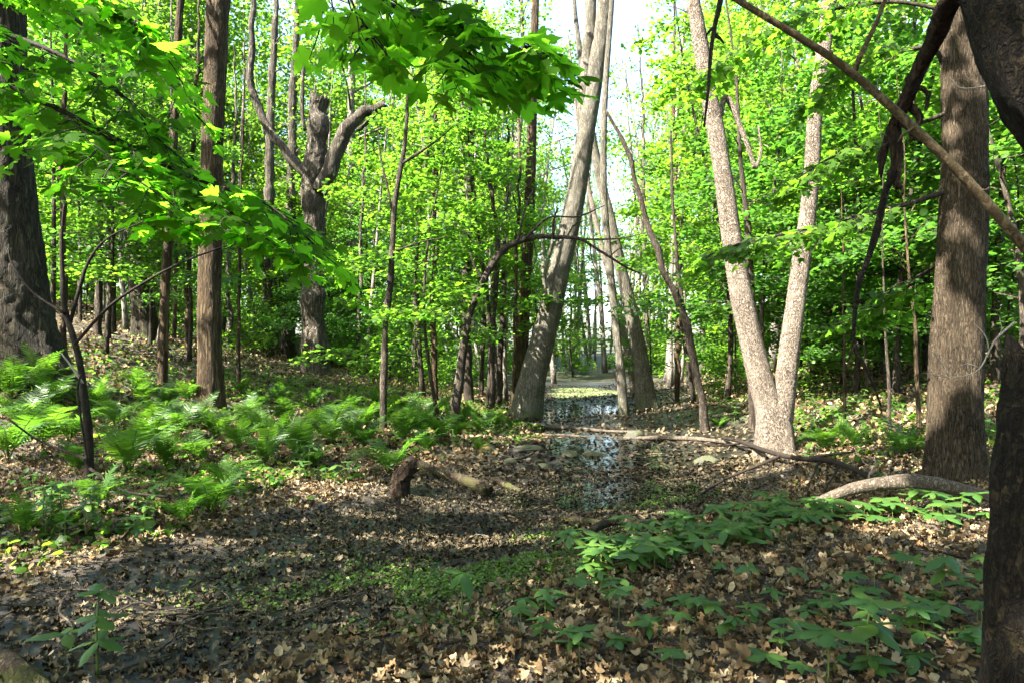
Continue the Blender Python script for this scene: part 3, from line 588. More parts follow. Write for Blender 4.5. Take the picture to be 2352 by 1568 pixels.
FAR = [sapling_model('far_tree', 200 + i, H, r0, cb, sp, nl, lf, QUAD, M['bark_far'], M['leaf_far'], nlb, .3, True) for i, (H, r0, cb, sp, nl, lf, nlb) in enumerate([
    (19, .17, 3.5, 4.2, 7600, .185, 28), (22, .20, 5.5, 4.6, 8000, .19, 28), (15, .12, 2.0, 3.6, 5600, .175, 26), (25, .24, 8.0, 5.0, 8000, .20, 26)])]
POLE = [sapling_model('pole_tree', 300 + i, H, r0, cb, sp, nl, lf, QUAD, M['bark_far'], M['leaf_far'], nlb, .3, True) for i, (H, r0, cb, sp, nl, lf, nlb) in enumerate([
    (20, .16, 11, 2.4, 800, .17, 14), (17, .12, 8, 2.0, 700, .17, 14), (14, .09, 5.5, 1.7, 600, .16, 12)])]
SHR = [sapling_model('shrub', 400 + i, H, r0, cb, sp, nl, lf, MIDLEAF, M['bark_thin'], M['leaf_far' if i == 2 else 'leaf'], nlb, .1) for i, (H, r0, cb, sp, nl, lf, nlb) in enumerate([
    (1.5, .012, .15, .8, 620, .09, 12), (2.3, .016, .3, 1.0, 900, .10, 14), (1.1, .010, .1, .7, 480, .08, 10)])]
def plant_tree(models, kind, name, px, d, label, group, s=1.0, cat='tree', tilt=.04):
    x = (px - CX) / FPX * d; z = G(x, d)
    tme, cme = models[kind % len(models)]
    t = thing(name, label, cat, (x, d, z), group)
    t.rotation_euler = (rng.normal() * tilt, rng.normal() * tilt, rng.uniform(0, 6.28)); t.scale = (s, s, s * rng.uniform(.92, 1.1))
    obj('trunk', tme, t); c = obj('crown', cme, t); c['kind'] = 'stuff'
    return t
def zone(px):
    for lim, z in ((330, 'on the hillside behind the massive wide trunk'), (620, 'around the tall brown trunk'), (860, 'around the gnarled trunk'), (1200, 'between gnarled and leaning trunks'), (1560, 'along the muddy channel'), (1900, 'behind the twin trunks'), (9999, 'on the slope by the furrowed trunk')):
        if px < lim: return z
def hides_gnarled(px, d, R):
    return d - R < 24 and abs(px - 725) < 175 + R * FPX / d
def shades_clearing(px, d, H):
    x = (px - CX) / FPX * d
    for h in np.linspace(5, H, 6):
        a, b = x - SUN[0] / SUN[2] * h, d - SUN[1] / SUN[2] * h
        if 26 < b < 62 and 1240 < CX + FPX * a / b < 1510: return True
    return False
def shades_pool(px, d, H=7):
    x = (px - CX) / FPX * d
    q = np.array([[x + -SUN[0] / SUN[2] * -h * -1, d] for h in ()]) if False else np.array([[x - SUN[0] / SUN[2] * h, d - SUN[1] / SUN[2] * h] for h in np.linspace(2, H, 6)])
    x0, y0, rx, ry = POOLS[0]
    return bool((np.hypot((q[:, 0] - x0) / (rx + 1.2), (q[:, 1] - y0) / (ry + 1.4)) < 1).any())
placed = []
def spaced(px, d, m):
    x = (px - CX) / FPX * d
    for a, b in placed:
        if (a - x) ** 2 + (b - d) ** 2 < m * m: return False
    placed.append((x, d)); return True
# nearer understory, set by hand (px, distance, model, size)
for px, d, k, s in [(1000,15.5,0,1.0),(1110,19,1,.95),(850,30,4,1.0),(960,20,3,1.0),(1240,23,1,.95),(610,30,0,1.0),(760,31,1,1.0),(520,30,3,1.0),(430,18,4,.95),(250,16,0,1.0),(120,15,4,1.),(330,24,3,1.05),(60,20,1,1.05),
                     (1660,16.5,1,1.0),(1760,14.5,4,.95),(1860,16,0,1.0),(1960,13.5,4,1.0),(2060,12.5,1,.95),(2120,15,3,1.),(2240,13,0,1.),(2330,10.5,4,.9),(1580,20,3,.95),(2000,18,1,1.05),(1930,15,2,1.),(2030,16,2,1.05),(2090,13.5,2,.9),(1990,12.6,2,.7),(1850,18.5,2,1.),(2150,17,2,1.),(1690,19,2,.95),(880,31,2,1.15),(1050,28,2,1.1),(650,29,2,1.1),(930,36,2,1.2),(470,27,2,1.),(200,26,2,1.1),(1500,24,2,1.0),(2330,12,2,.9)]:
    placed.append(((px - CX) / FPX * d, d))
    plant_tree(UND, k, 'understory_maple', px, d, 'leafy understory maple ' + zone(px), 'understory maples ' + zone(px), s)
n = 0
while n < 40:
    px, d = U(-80, 2440), U(17, 48)
    if 1225 < px < 1525 and (d < 40 or n % 2): continue
    if shades_clearing(px, d, 8) and rng.random() < .6: continue
    if hides_gnarled(px, d, 2.8) or shades_pool(px, d, 9) or not spaced(px, d, 1.9): continue
    plant_tree(UND, int(U(0, 5)), 'understory_maple', px, d, 'leafy understory maple ' + zone(px), 'understory maples ' + zone(px), U(.85, 1.25)); n += 1
n = 0
while n < 88:
    px, d = U(-150, 2500), (28 + 74 * rng.random() ** .8 if n < 66 else U(24, 42))
    if (1215 < px < 1540 and d < 85) or hides_gnarled(px, d, 4.6): continue
    if abs(px - 1455) < 45 + 4.2 * FPX / d and d < 75: continue
    if shades_clearing(px, d, 20) and rng.random() < .75: continue
    if not spaced(px, d, 2.4): continue
    plant_tree(FAR, int(U(0, 4)), 'far_tree', px, d, 'tall far tree ' + zone(px), 'far trees ' + zone(px), U(.85, 1.2)); n += 1
for lo, hi, d0, d1, cnt in ((1070, 1190, 42, 55, 4), (1150, 1240, 62, 95, 4), (380, 1180, 48, 68, 18), (1560, 1900, 32, 52, 8), (150, 520, 30, 45, 6), (640, 900, 36, 46, 4)):
    n = 0
    while n < cnt:
        px, d = U(lo, hi), U(d0, d1)
        if not spaced(px, d, 1.6): continue
        plant_tree(FAR, int(U(0, 4)), 'far_tree', px, d, 'tall far tree ' + zone(px), 'far trees ' + zone(px), U(1.15, 1.4)); n += 1
n = 0
while n < 46:
    px, d = U(1225, 1540), U(29, 90)
    if not spaced(px, d, .9): continue
    plant_tree(POLE, int(U(0, 3)), 'pole_tree', px, d, 'slim bare-stemmed tree in the opening beyond the pond', 'slim trees beyond the pond', U(.85, 1.2), tilt=.03); n += 1
n = 0
while n < 24:
    px, d = U(120, 1190), U(19, 34)
    if hides_gnarled(px, d, 1.8) or not spaced(px, d, .8): continue
    plant_tree(POLE, 1 + int(U(0, 2)), 'pole_tree', px, d, 'slim straight trunk ' + zone(px), 'slim trunks ' + zone(px), U(.7, .95), tilt=.03); n += 1
n = 0
while n < 46:
    px, d = U(-100, 2450), U(30, 75)
    if not spaced(px, d, .8): continue
    plant_tree(POLE, int(U(0, 3)), 'pole_tree', px, d, 'slim far trunk among leaves ' + zone(px), 'slim far trunks ' + zone(px), U(.8, 1.1), tilt=.03); n += 1
n = 0
while n < 165:
    px, d = U(-60, 2420), 12 + 42 * rng.random() ** 1.2
    x = (px - CX) / FPX * d
    if channel(np.array([[x, d]]))[0] > -.25 or (px < 620 and d < 22) or (1640 < px < 2280 and d < 13) or (1090 < px < 1300 and d < 18.8) or (660 < px < 790 and d < 24) or (400 < px < 1110 and d < 23): continue
    if not spaced(px, d, .7): continue
    plant_tree(SHR, int(U(0, 3)), 'shrub', px, d, 'low leafy shrub ' + zone(px), 'low shrubs ' + zone(px), U(.8, 1.6) if px > 1110 else U(.6, 1.05), 'shrub'); n += 1

# =====================================================================
# overhanging branches close to the camera
# =====================================================================
def leafy_branch(root, lines, twigs, leaves_at, size, seed, tm, parent_name='leaf'):
    pass
def px_tube(t, name, pp, ww, dd, mat, base, ns=10, bark=.05, k=8, seed=0, seg=.05, lump=.08, ragged=0.0, flare=0.0, kink=.25):
    dd = dd if hasattr(dd, '__len__') else [dd] * len(pp)
    q = [P(a, b, d) - base for (a, b), d in zip(pp, dd)]; rr = [wpx(w, d) / 2 for w, d in zip(ww, dd)]
    V, T = tube(q, rr, ns, seg, bark, k, lump, seed=seed, ragged=ragged, flare=flare, kink=kink)
    return obj(name, mesh(name, V, T, mat), t)

def leaf_models(n, seed, tm=MAPLE_FINE, mat='leaf_near', bend=.25):
    r = np.random.default_rng(seed); out = []
    for i in range(n):
        V, T = tm[0].copy(), tm[1]
        V[:, 2] += bend * r.normal() * .4 * V[:, 0] ** 2 + bend * r.normal() * .5 * (V[:, 1] - .4) ** 2 + .03 * np.sin(V[:, 0] * 9 + r.uniform(0, 6)) 
        V[:, 0] *= r.uniform(.88, 1.1)
        out.append(mesh('maple_leaf', V, T, M[mat]))
    return out
ML = leaf_models(8, 5)
def put_leaf(me, parent, p, nrm, head, size):
    nrm = nrm / np.linalg.norm(nrm); b = head - nrm * (head @ nrm); b /= np.linalg.norm(b) + 1e-9; a = np.cross(b, nrm)
    o = obj('leaf', me, parent)
    o.matrix_basis = Matrix(((a[0], b[0], nrm[0], p[0]), (a[1], b[1], nrm[1], p[1]), (a[2], b[2], nrm[2], p[2]), (0, 0, 0, 1))) @ Matrix.Scale(size, 4)
    return o
def grow_branch(t, base, main, side_len, nside, leafsize, seed, maxleaf=300, start=.05, droop=.25, wood='twig', r0=.012, twigr=.0035, per=7):
    """side twigs in a sloping plane along a main line (camera-measured), each twig with paired leaves"""
    r = np.random.default_rng(seed)
    q, _, s = spline(main, 60, np.zeros(len(main)))
    tan = np.gradient(q, axis=0); tan = unit(tan)
    B = Buf(); leaves = []
    for i in range(nside):
        f = start + (1 - start) * (i + r.random()) / nside
        j = min(59, int(f * 59)); sg = 1 if i % 2 else -1
        side = np.cross(tan[j], [0, 0, 1]); side /= np.linalg.norm(side)
        dirn = side * sg * r.uniform(.6, 1.1) + tan[j] * r.uniform(.5, 1.0) + np.array([0, 0, r.uniform(-.25, .1)]); dirn /= np.linalg.norm(dirn)
        Ln = side_len * r.uniform(.5, 1.15) * (1.1 - .6 * f)
        tp = [q[j] + dirn * Ln * u + np.array([0, 0, -droop * Ln * u * u]) + r.normal(size=3) * .03 * Ln * u for u in (0, .35, .7, 1)]
        B.add(*tube([x - base for x in tp], [twigr * 1.5, twigr, twigr * .8, twigr * .4], 5, Ln / 6))
        tq, _, _ = spline(tp, per * 2, np.zeros(4))
        for m in range(2, per * 2):
            if r.random() < .12: continue
            d2 = np.cross(dirn, [0, 0, 1]); d2 /= np.linalg.norm(d2)
            hd = d2 * (1 if m % 2 else -1) * r.uniform(.5, 1.2) + dirn * r.uniform(.4, 1.1) + np.array([0, 0, r.uniform(-.6, .0)])
            pt = tq[m] + hd / np.linalg.norm(hd) * leafsize * r.uniform(.25, .6) + np.array([0, 0, r.uniform(-.05, .03)])
            nr = np.array([0, 0, 1.]) + r.normal(size=3) * .33 + hd * .35
            leaves.append((tq[m], pt, nr, hd, leafsize * r.uniform(.72, 1.2)))
    for a_, pt, nr, hd, sz in leaves:
        B.add(*tube([a_ - base, pt - base], [.0016, .0012], 3, 1, cap=False))
    V, T, _ = B.get(); o = obj('twig', mesh('twig', V, T, M[wood]), t); o['kind'] = 'stuff'
    return leaves

# --- maple whose lower boughs hang into the upper corner -------------------------------
mb = np.array([-6.2, 3.4, G(-6.2, 3.4)])
t = thing('overhanging_maple', 'maple bough of large translucent leaves hanging across the tall brown trunk', 'tree', mb)
V, T = tube([np.array([0, 0, -.1]), np.array([.05, .05, 2.2]), np.array([-.05, .1, 4.5]), np.array([.1, 0, 8]), np.array([.2, .1, 12])], [.16, .14, .12, .10, .05], 16, .15, .04, 14, flare=.3, seed=5)
obj('trunk', mesh('trunk', V, T, M['bark_brown']), t)
V, T, cl = canopy_leaves(mb + np.array([-2.4, -2.2, 11.5]), 7.6, 3.0, 165, 100, .18, 77); o = obj('crown', mesh('crown', V - mb, T, M['leaf']), t); o['kind'] = 'stuff'  # unseen crown, set aside from the trunk to shade the near ground
bough1 = [(-700,-60,4.0),(-250,80,4.0),(0,190,4.0),(120,240,3.95),(250,310,3.9),(330,350,3.9),(440,405,3.85),(560,450,3.8),(640,490,3.8),(735,575,3.75)]
bough2 = [(-600,-200,4.3),(-200,0,4.3),(0,75,4.3),(130,125,4.2),(215,175,4.15),(290,230,4.1),(350,310,4.1),(430,375,4.05)]
bough4 = [(-620,-20,4.7),(-300,60,4.7),(-100,150,4.6),(40,225,4.6),(150,290,4.5),(240,360,4.4)]
bough5 = [(-560,-260,4.9),(-150,-110,4.8),(60,-20,4.8),(200,60,4.7),(330,140,4.6),(430,250,4.5)]
bough3 = [(-500,-420,3.6),(-100,-200,3.5),(60,-100,3.5),(180,-40,3.4),(300,20,3.4),(340,90,3.4)]
LV = []; OWN = []
for bi, (bo, wd) in enumerate(((bough1, 13), (bough2, 9), (bough3, 8), (bough4, 8), (bough5, 8))):
    pp = [(a, b) for a, b, c in bo]; dd = [c for a, b, c in bo]
    bob = px_tube(t, 'bough', pp, list(np.linspace(wd * 1.5, wd * .25, len(pp))), dd, M['twig'], mb, 8, .05, 6, bi, .06)
    main = [P(*x) for x in bo]
    LV_ = grow_branch(t, mb, main, (.85, .8, .75, .85, .85)[bi], (54, 50, 44, 44, 46)[bi], .098, 60 + bi, start=.18, droop=.12, per=6)
    LV += LV_; OWN += [bob] * len(LV_)
sub = [(250,310,3.9),(225,330,3.8),(205,350,3.7),(180,385,3.65)]
LV += grow_branch(t, mb, [P(*x) for x in [(120,240,3.95),(180,300,3.6),(260,380,3.4),(360,440,3.3)]], .5, 16, .11, 71, start=.1, per=5)
LV += grow_branch(t, mb, [P(*x) for x in [(440,405,3.85),(500,470,3.6),(560,510,3.5),(620,540,3.45)]], .4, 12, .11, 72, start=.1, per=5)
OWN += [bob] * (len(LV) - len(OWN))
_q = to_ground(np.array([l[1] for l in LV])); _k = np.ones(len(LV), bool)
for x, y, rx, ry in (POOLS[3], POOLS[4], POOLS[14]): _k &= np.hypot((_q[:, 0] - x) / rx, (_q[:, 1] - y) / ry) > 1
LV = [l for l, k_ in zip(LV, _k) if k_]; OWN = [l for l, k_ in zip(OWN, _k) if k_]
vis = []
for i, l in enumerate(LV):
    x_, y_ = to_px(l[1]); vis.append(-60 < x_ < 2420 and -60 < y_)
r = np.random.default_rng(3)
order = r.permutation([i for i in range(len(LV)) if vis[i]])
ind = set(order[:300].tolist())
for i in sorted(ind): put_leaf(ML[i % 8], OWN[i], LV[i][1] - mb, LV[i][2], LV[i][3], LV[i][4])
rest = [LV[i] for i in range(len(LV)) if i not in ind]
if rest:
    V, T, _ = scatter(MAPLE_FINE, np.array([l[1] - mb for l in rest]), np.array([l[2] for l in rest]), np.array([l[4] for l in rest]), np.array([l[3] for l in rest]))
    o = obj('foliage', mesh('foliage', V, T, M['leaf_near']), t); o['kind'] = 'stuff'

# --- leafy boughs of the furrowed tree reaching over towards the twin trunks ---------------
fb = np.array(HT['right'].location); FL = []
for bi, bo in enumerate([[(2200,430,6.9),(2080,470,6.9),(1950,505,6.9),(1820,535,6.8),(1700,560,6.8),(1620,590,6.8)], [(2200,250,6.9),(2100,290,7),(2000,330,7.1),(1900,370,7.1),(1820,420,7.1)], [(2200,90,6.9),(2110,110,7.1),(2010,130,7.2),(1930,170,7.3),(1860,230,7.3)], [(2200,560,6.9),(2110,640,7.3),(2020,700,7.7),(1960,730,8.)], [(2200,30,6.9),(2050,5,7.1),(1900,25,7.2),(1750,80,7.2),(1620,170,7.2)]]):
    px_tube(HT['right'], 'bough', [(a, b) for a, b, c in bo], list(np.linspace(13, 3, len(bo))), [c for a, b, c in bo], M['bark_thin'], fb, 8, .05, 6, 200 + bi, .1)
    FL += grow_branch(HT['right'], fb, [P(*x) for x in bo], 1.0, (52, 46, 40, 30, 50)[bi], .09, 210 + bi, start=.25, droop=.1, per=7, wood='bark_thin')
V, T, _ = scatter(MAPLE, np.array([l[1] - fb for l in FL]), np.array([l[2] for l in FL]), np.array([l[4] for l in FL]), np.array([l[3] for l in FL]))
o = obj('foliage', mesh('foliage', V, T, M['leaf']), HT['right']); o['kind'] = 'stuff'

# --- maple bough at the top centre, close to the camera -----------------------------------
tb = np.array([-3.2, -2.6, G(-3.2, -2.6)])
t = thing('near_maple', 'dark maple bough with big broad leaves drooping from the top edge above the saplings', 'tree', tb)
V, T = tube([np.array([0, 0, -.1]), np.array([.05, .1, 2]), np.array([.0, .3, 4.5]), np.array([.3, .5, 9])], [.13, .11, .09, .04], 14, .15, .04, 12, flare=.3, seed=6)
obj('trunk', mesh('trunk', V, T, M['bark_brown']), t)
V, T, cl = canopy_leaves(tb + np.array([-.5, .4, 9.5]), 6.0, 2.6, 100, 100, .18, 78); o = obj('crown', mesh('crown', V - tb, T, M['leaf']), t); o['kind'] = 'stuff'  # crown out of view, placed to cast shade on the foreground
top_start = tb + np.array([.0, .3, 4.2])
bo = [P(640,-190,2.2), P(780,-60,2.5), P(860,-5,2.6), P(930,25,2.65), P(1005,38,2.65), P(1100,72,2.6), P(1190,100,2.55), P(1265,130,2.5)]
q = [top_start, top_start * .4 + bo[0] * .6 + np.array([0, 0, .15])] + bo
V, T = tube([x - tb for x in q], np.linspace(.025, .003, len(q)), 8, .05, .05, 6, seed=9); tbo = obj('bough', mesh('bough', V, T, M['twig']), t)
LV = grow_branch(t, tb, bo, .44, 30, .105, 81, start=.2, droop=.2, per=4)
LV += grow_branch(t, tb, [P(1005,38,2.65), P(1040,110,2.5), P(1070,180,2.4)], .25, 8, .10, 82, start=.2, per=3)
LV += grow_branch(t, tb, [P(780,-60,2.5), P(820,30,2.5), P(850,90,2.45)], .3, 10, .10, 83, start=.1, per=3)
for i, l in enumerate(LV): put_leaf(ML[i % 8], tbo, l[1] - tb, l[2], l[3], l[4])

# --- black leaning tree at the edge of the frame with its dangling dead branch ---------
lb = np.array([3.3, 1.75, G(3.3, 1.75)])
t = thing('black_leaning_tree', 'black flaky-barked trunk leaning in from the corner with a dead branch dangling from it', 'tree', lb)
q = [lb + np.array([0, 0, -.1]), lb + np.array([-.25, -.02, .7]), P(2720,560,1.65), P(2480,330,1.62), P(2385,200,1.6), P(2322,60,1.6), P(2270,-90,1.62), P(2180,-330,1.7), P(2050,-800,1.9), P(1900,-2600,2.4)]
V, T = tube([x - lb for x in q], [.14, .12, .095, .088, .085, .08, .075, .07, .06, .05], 36, .025, .11, 18, .12, flare=.2, seed=31)
obj('trunk', mesh('trunk', V, T, M['bark_black']), t)
V, T, cl = canopy_leaves(lb + np.array([-5.0, -1.2, 8.8]), 5.0, 2.4, 80, 100, .18, 79); o = obj('crown', mesh('crown', V - lb, T, M['leaf']), t); o['kind'] = 'stuff'  # unseen crown shifted well off its trunk so its shade falls on the foreground
db = px_tube(t, 'dead_branch', [(2230,-60),(2182,10),(2155,80),(2118,150),(2080,230),(2052,290),(2030,345),(2020,400)], [44,42,38,34,34,28,18,9], [1.68,1.8,1.9,2,2.1,2.15,2.2,2.2], M['bark_rot'], lb, 20, .3, 11, 32, .012, .3, .01)
px_tube(t, 'dead_branch', [(2048,290),(2056,350),(2058,400),(2066,436)], [24,22,18,12], 2.15, M['bark_rot'], lb, 18, .32, 9, 33, .012, .35, .01)
px_tube(t, 'dead_branch', [(2056,395),(2036,440),(2018,520),(1998,590),(1974,650),(1964,720),(1962,790),(1985,835),(2008,880),(2026,930)], [16,17,16,13,12,10,9,8,6,3], 2.15, M['bark_black'], lb, 12, .22, 7, 34, .015, .3)
for i, (pp, ww) in enumerate([([(2068,285),(2090,300),(2098,320)], [14,16,10]), ([(2095,210),(2118,205),(2128,228)], [12,10,5]), ([(2022,520),(2012,560),(2006,575)], [7,6,3]), ([(1964,790),(1950,820),(1948,850)], [7,5,2]), ([(2040,330),(2022,345),(2016,372)], [8,7,3]), ([(2140,110),(2158,130),(2160,150)], [10,9,4]), ([(2110,170),(2090,172),(2078,186)], [9,8,3]), ([(2085,240),(2108,262),(2112,285),(2105,300)], [16,18,14,6]), ([(2075,270),(2096,310),(2088,330)], [12,13,5]), ([(2052,380),(2040,400),(2042,425)], [9,9,4]), ([(2062,420),(2074,440),(2070,452)], [9,8,3])]):
    px_tube(db, 'bark_flake', pp, ww, 2.12, M['bark_rot'], lb, 10, .35, 6, 35 + i, .012, .35, .01)

# --- broken black snag -----------------------------------------------------------------
sb_ = np.array([1.165, 1.5, G(1.165, 1.5)])
t = thing('broken_snag', 'black mossy broken snag standing upright at the picture edge', 'tree stump', sb_)
V, T = tube([np.array([0, 0, -.1]), np.array([-.03, 0, .5]), np.array([-.01, 0, 1.0]), np.array([.01, 0, 1.28]), np.array([.02, 0, 1.44])], [.11, .098, .092, .088, .08], 40, .02, .10, 20, .10, flare=.2, seed=41, ragged=.05)
obj('trunk', mesh('trunk', V, T, M['bark_black']), t)
# --- smooth tan stem crossing the upper corner -----------------------------------------
db_ = np.array([2.9, 2.25, G(2.9, 2.25)])
t = thing('leaning_sapling', 'smooth tan stem crossing diagonally in front of the furrowed trunk', 'sapling', db_)
q = [db_ + np.array([0, 0, -.05]), P(2900,1300,2.2), P(2600,850,2.1), P(2352,565,2.0), P(2230,425,2.0), P(2100,295,2.0), P(1950,162,2.0), P(1830,82,2.0), P(1690,-2,2.0), P(1500,-120,2.05), P(1280,-260,2.15)]
V, T = tube([x - db_ for x in q], [.020, .018, .0165, .0148, .014, .0132, .0115, .010, .0088, .007, .004], 14, .03, .03, 6, .06, flare=.3, seed=51)
obj('trunk', mesh('trunk', V, T, M['wood_tan']), t)
px_tube(t, 'side_branch', [(1962,165),(1985,110),(2010,60),(2036,-10),(2060,-80)], [13,11,10,9,7], 2.0, M['wood_tan'], db_, 8, .03, 5, 52, .05)
px_tube(t, 'side_branch', [(2246,440),(2262,436),(2272,432)], [8,6,4], 1.99, M['wood_tan'], db_, 6, .03, 5, 53, .02)
px_tube(t, 'side_branch', [(2100,292),(2075,310),(2062,325)], [7,5,2], 1.99, M['wood_tan'], db_, 6, .03, 5, 54, .02)
# thin twigs with fine side twigs behind it
tw = thing('hanging_twig', 'black bare twig hanging straight down from the top edge beside the twin trunks', 'branch', P(1655, -700, 2.5))
bb = P(1655, -700, 2.5)
px_tube(tw, 'twig', [(1720,-700),(1690,-300),(1655,-20),(1640,55),(1630,120),(1624,200),(1614,292)], [19,18,16,13,11,9,6], 2.5, M['twig'], bb, 10, .12, 7, 55, .03, .18)
px_tube(tw, 'side_twig', [(1638,75),(1655,92),(1662,100)], [9,6,3], 2.5, M['twig'], bb, 6, .05, 5, 56, .02)
px_tube(tw, 'side_twig', [(1640,62),(1622,80),(1620,88)], [8,5,3], 2.5, M['twig'], bb, 6, .05, 5, 57, .02)

# --- black sapling among the ferns ------------------------------------------------------
bs = gp(208, 1140)
dS = bs[1]
t = thing('black_sapling', 'black dead sapling with long arching bare twigs rising from the ferns', 'sapling', bs)
px_tube(t, 'trunk', [(208,1150),(206,1060),(203,980),(194,910),(184,840),(170,780),(152,720),(146,660),(140,560),(150,470)], [20,19,18,17,16,14,12,10,7,4], dS, M['twig'], bs, 14, .06, 8, 61, .04, flare=.2)
for i, (pp, ww) in enumerate([([(160,745),(178,680),(205,600),(250,545),(330,508)], [9,8,6,4,2]), ([(172,790),(250,705),(330,650),(400,612),(480,580),(550,560),(600,568),(660,600)], [8,7,6,5,5,4,3,2]), ([(150,720),(100,690),(60,655),(25,600),(20,560)], [7,6,5,4,2]),
        ([(206,1075),(255,1110),(300,1132),(390,1140)], [8,7,6,4]), ([(204,1055),(150,1035),(80,1005),(20,960)], [8,7,6,4]), ([(190,880),(170,850),(140,810)], [6,5,3]), ([(186,860),(178,900),(192,1000),(200,1060)], [5,5,5,4])]):
    px_tube(t, 'branch', pp, ww, dS - .02 * i, M['twig_pale'] if i == 5 else M['twig'], bs, 8, .06, 5, 62 + i, .05)

# --- bleached dead twigs against the furrowed trunk --------------------------------------
tw = thing('bleached_twig', 'bleached pale dead twig curving across the furrowed trunk at eye height', 'branch', P(2275, 800, 6.1)); bb = P(2275, 800, 6.1)
px_tube(tw, 'twig', [(2330,740),(2288,778),(2272,805),(2250,845),(2215,862),(2170,865),(2120,856)], [4,4,4,3,3,2.5,1.5], 6.1, M['twig_pale'], bb, 6, .05, 5, 71, .04)
for i, (pp, ww) in enumerate([([(2250,845),(2225,835),(2210,838)], [3,3,2]), ([(2180,865),(2160,830),(2140,805)], [3,3,2]), ([(2272,805),(2262,770),(2240,745)], [3,3,2]), ([(2285,780),(2300,760),(2296,730)], [3,2,2])]):
    px_tube(tw, 'side_twig', pp, ww, 6.1, M['twig_pale'], bb, 5, .05, 5, 72 + i, .04)
tw = thing('bleached_twig', 'small bleached hooked twig high on the furrowed trunk', 'branch', P(2200, 200, 6.4)); bb = P(2200, 200, 6.4)
px_tube(tw, 'twig', [(2262,198),(2225,204),(2200,200),(2180,178)], [3,4,4,2], [6.5,6.4,6.4,6.4], M['twig_pale'], bb, 5, .05, 5, 77, .04)

# =====================================================================
# logs, sticks, rocks
# =====================================================================
def stick(name, label, cat, pts, widths, mat, lift=0.3, ns=10, bark=.08, seed=0, arch=None, twigs=(), group=None):
    g = [gp(*p) for p in pts]; base = g[len(g) // 2].copy()
    rr = [wpx(w, p[1]) / 2 for w, p in zip(widths, g)]
    q = [p + np.array([0, 0, r_ * (2 * lift - .3) + (arch[i] if arch else 0)]) - base for i, (p, r_) in enumerate(zip(g, rr))]
    t = tag(obj(name, None, None, base), label, cat, group) if twigs else None
    V, T = tube(q, rr, ns, max(.03, rr[0]), bark, 8, .12, seed=seed, ragged=rr[-1] * .5)
    if not twigs: return tag(obj(name, mesh(name, V, T, M[mat]), None, base), label, cat, group)
    obj('wood', mesh(name, V, T, M[mat]), t)
    for j, (tp, tw_, ar) in enumerate(twigs):
        gg = [gp(*p) for p in tp]; qq = [p + np.array([0, 0, a]) - base for p, a in zip(gg, ar)]
        V, T = tube(qq, [wpx(w, p[1]) / 2 for w, p in zip(tw_, gg)], 7, .05, .06, 6, .1, seed=seed + j + 1)
        obj('side_branch', mesh('side_branch', V, T, M[mat]), t)
    return t
# arched log in front of the furrowed trunk: measured at its own depth
lg = gp(1850, 1195)
t = thing('arched_log', 'grey curved log arching over the ground in front of the furrowed trunk', 'log', lg)
px_tube(t, 'wood', [(1835,1205),(1862,1172),(1900,1142),(1940,1122),(1990,1110),(2060,1104),(2130,1106),(2200,1115),(2270,1130),(2340,1150),(2420,1178)], [26,32,32,31,30,30,30,30,30,29,28], [6.0,5.9,5.8,5.75,5.7,5.65,5.6,5.55,5.5,5.4,5.3], M['wood_dead'], lg, 24, .07, 12, 81, .04, .08)
px_tube(t, 'knot', [(2035,1108),(2040,1092),(2042,1086)], [20,18,12], 5.95, M['wood_dead'], lg, 10, .1, 6, 82, .02, .1)
stick('mossy_log', 'moss-covered rotten log lying by the fern clump with a dark broken end', 'log', [(940,1068),(1000,1092),(1062,1112),(1122,1142)], [22,24,26,30], 'bark_moss', .6, 16, .12, 1)
sp_ = gp(916, 1138)
t = thing('broken_stump', 'dark rotten stump chunk leaning up beside the mossy log', 'stump', sp_)
px_tube(t, 'wood', [(912,1146),(918,1120),(930,1092),(940,1066)], [50,42,38,30], sp_[1], M['bark_rot'], sp_, 22, .18, 9, 2, .02, .25, .05)
px_tube(t, 'splinter', [(936,1090),(950,1066),(956,1052)], [16,14,6], sp_[1] - .03, M['bark_rot'], sp_, 8, .2, 6, 3, .02, .25)
stick('mossy_stick', 'short mossy piece of wood past the end of the mossy log', 'log', [(1132,1106),(1160,1118),(1196,1132)], [13,14,9], 'bark_moss', .6, 10, .1, 3)
stick('pale_pole', 'thin straight fallen pole lying across the wet channel', 'log', [(1250,984),(1320,988),(1390,994),(1450,996)], [8,8,7,6], 'wood_dead', .8, 8, .06, 4)
stick('pale_pole', 'second thin fallen pole just in front of the one across the channel', 'log', [(1235,1003),(1300,1003),(1360,1010),(1400,1018)], [6,6,5,4], 'wood_dead', .8, 8, .06, 5)
stick('pale_pole', 'long bleached pole lying in sunlight towards the twin trunks', 'log', [(1435,1013),(1510,1012),(1590,1014),(1660,1020),(1720,1030)], [9,10,10,9,7], 'wood_dead', .8, 10, .06, 6)
stick('dark_stick', 'dark straight stick lying half sunk in the channel mud', 'branch', [(1392,1116),(1460,1128),(1520,1136),(1572,1146)], [9,10,9,6], 'bark_thin', .6, 8, .1, 7)
stick('forked_branch', 'crooked mossy fallen branch at the near end of the channel', 'branch', [(1305,1270),(1345,1243),(1390,1225),(1440,1220),(1500,1226),(1560,1222)], [12,17,20,20,17,10], 'bark_moss', .7, 12, .1, 8, arch=[0, .02, .05, .05, .03, 0], twigs=[([(1470,1222),(1500,1240),(1560,1236),(1620,1232)], [10,9,8,5], [.04,.03,.03,.02]), ([(1480,1262),(1500,1240),(1530,1230)], [8,8,6], [.0,.05,.05])])
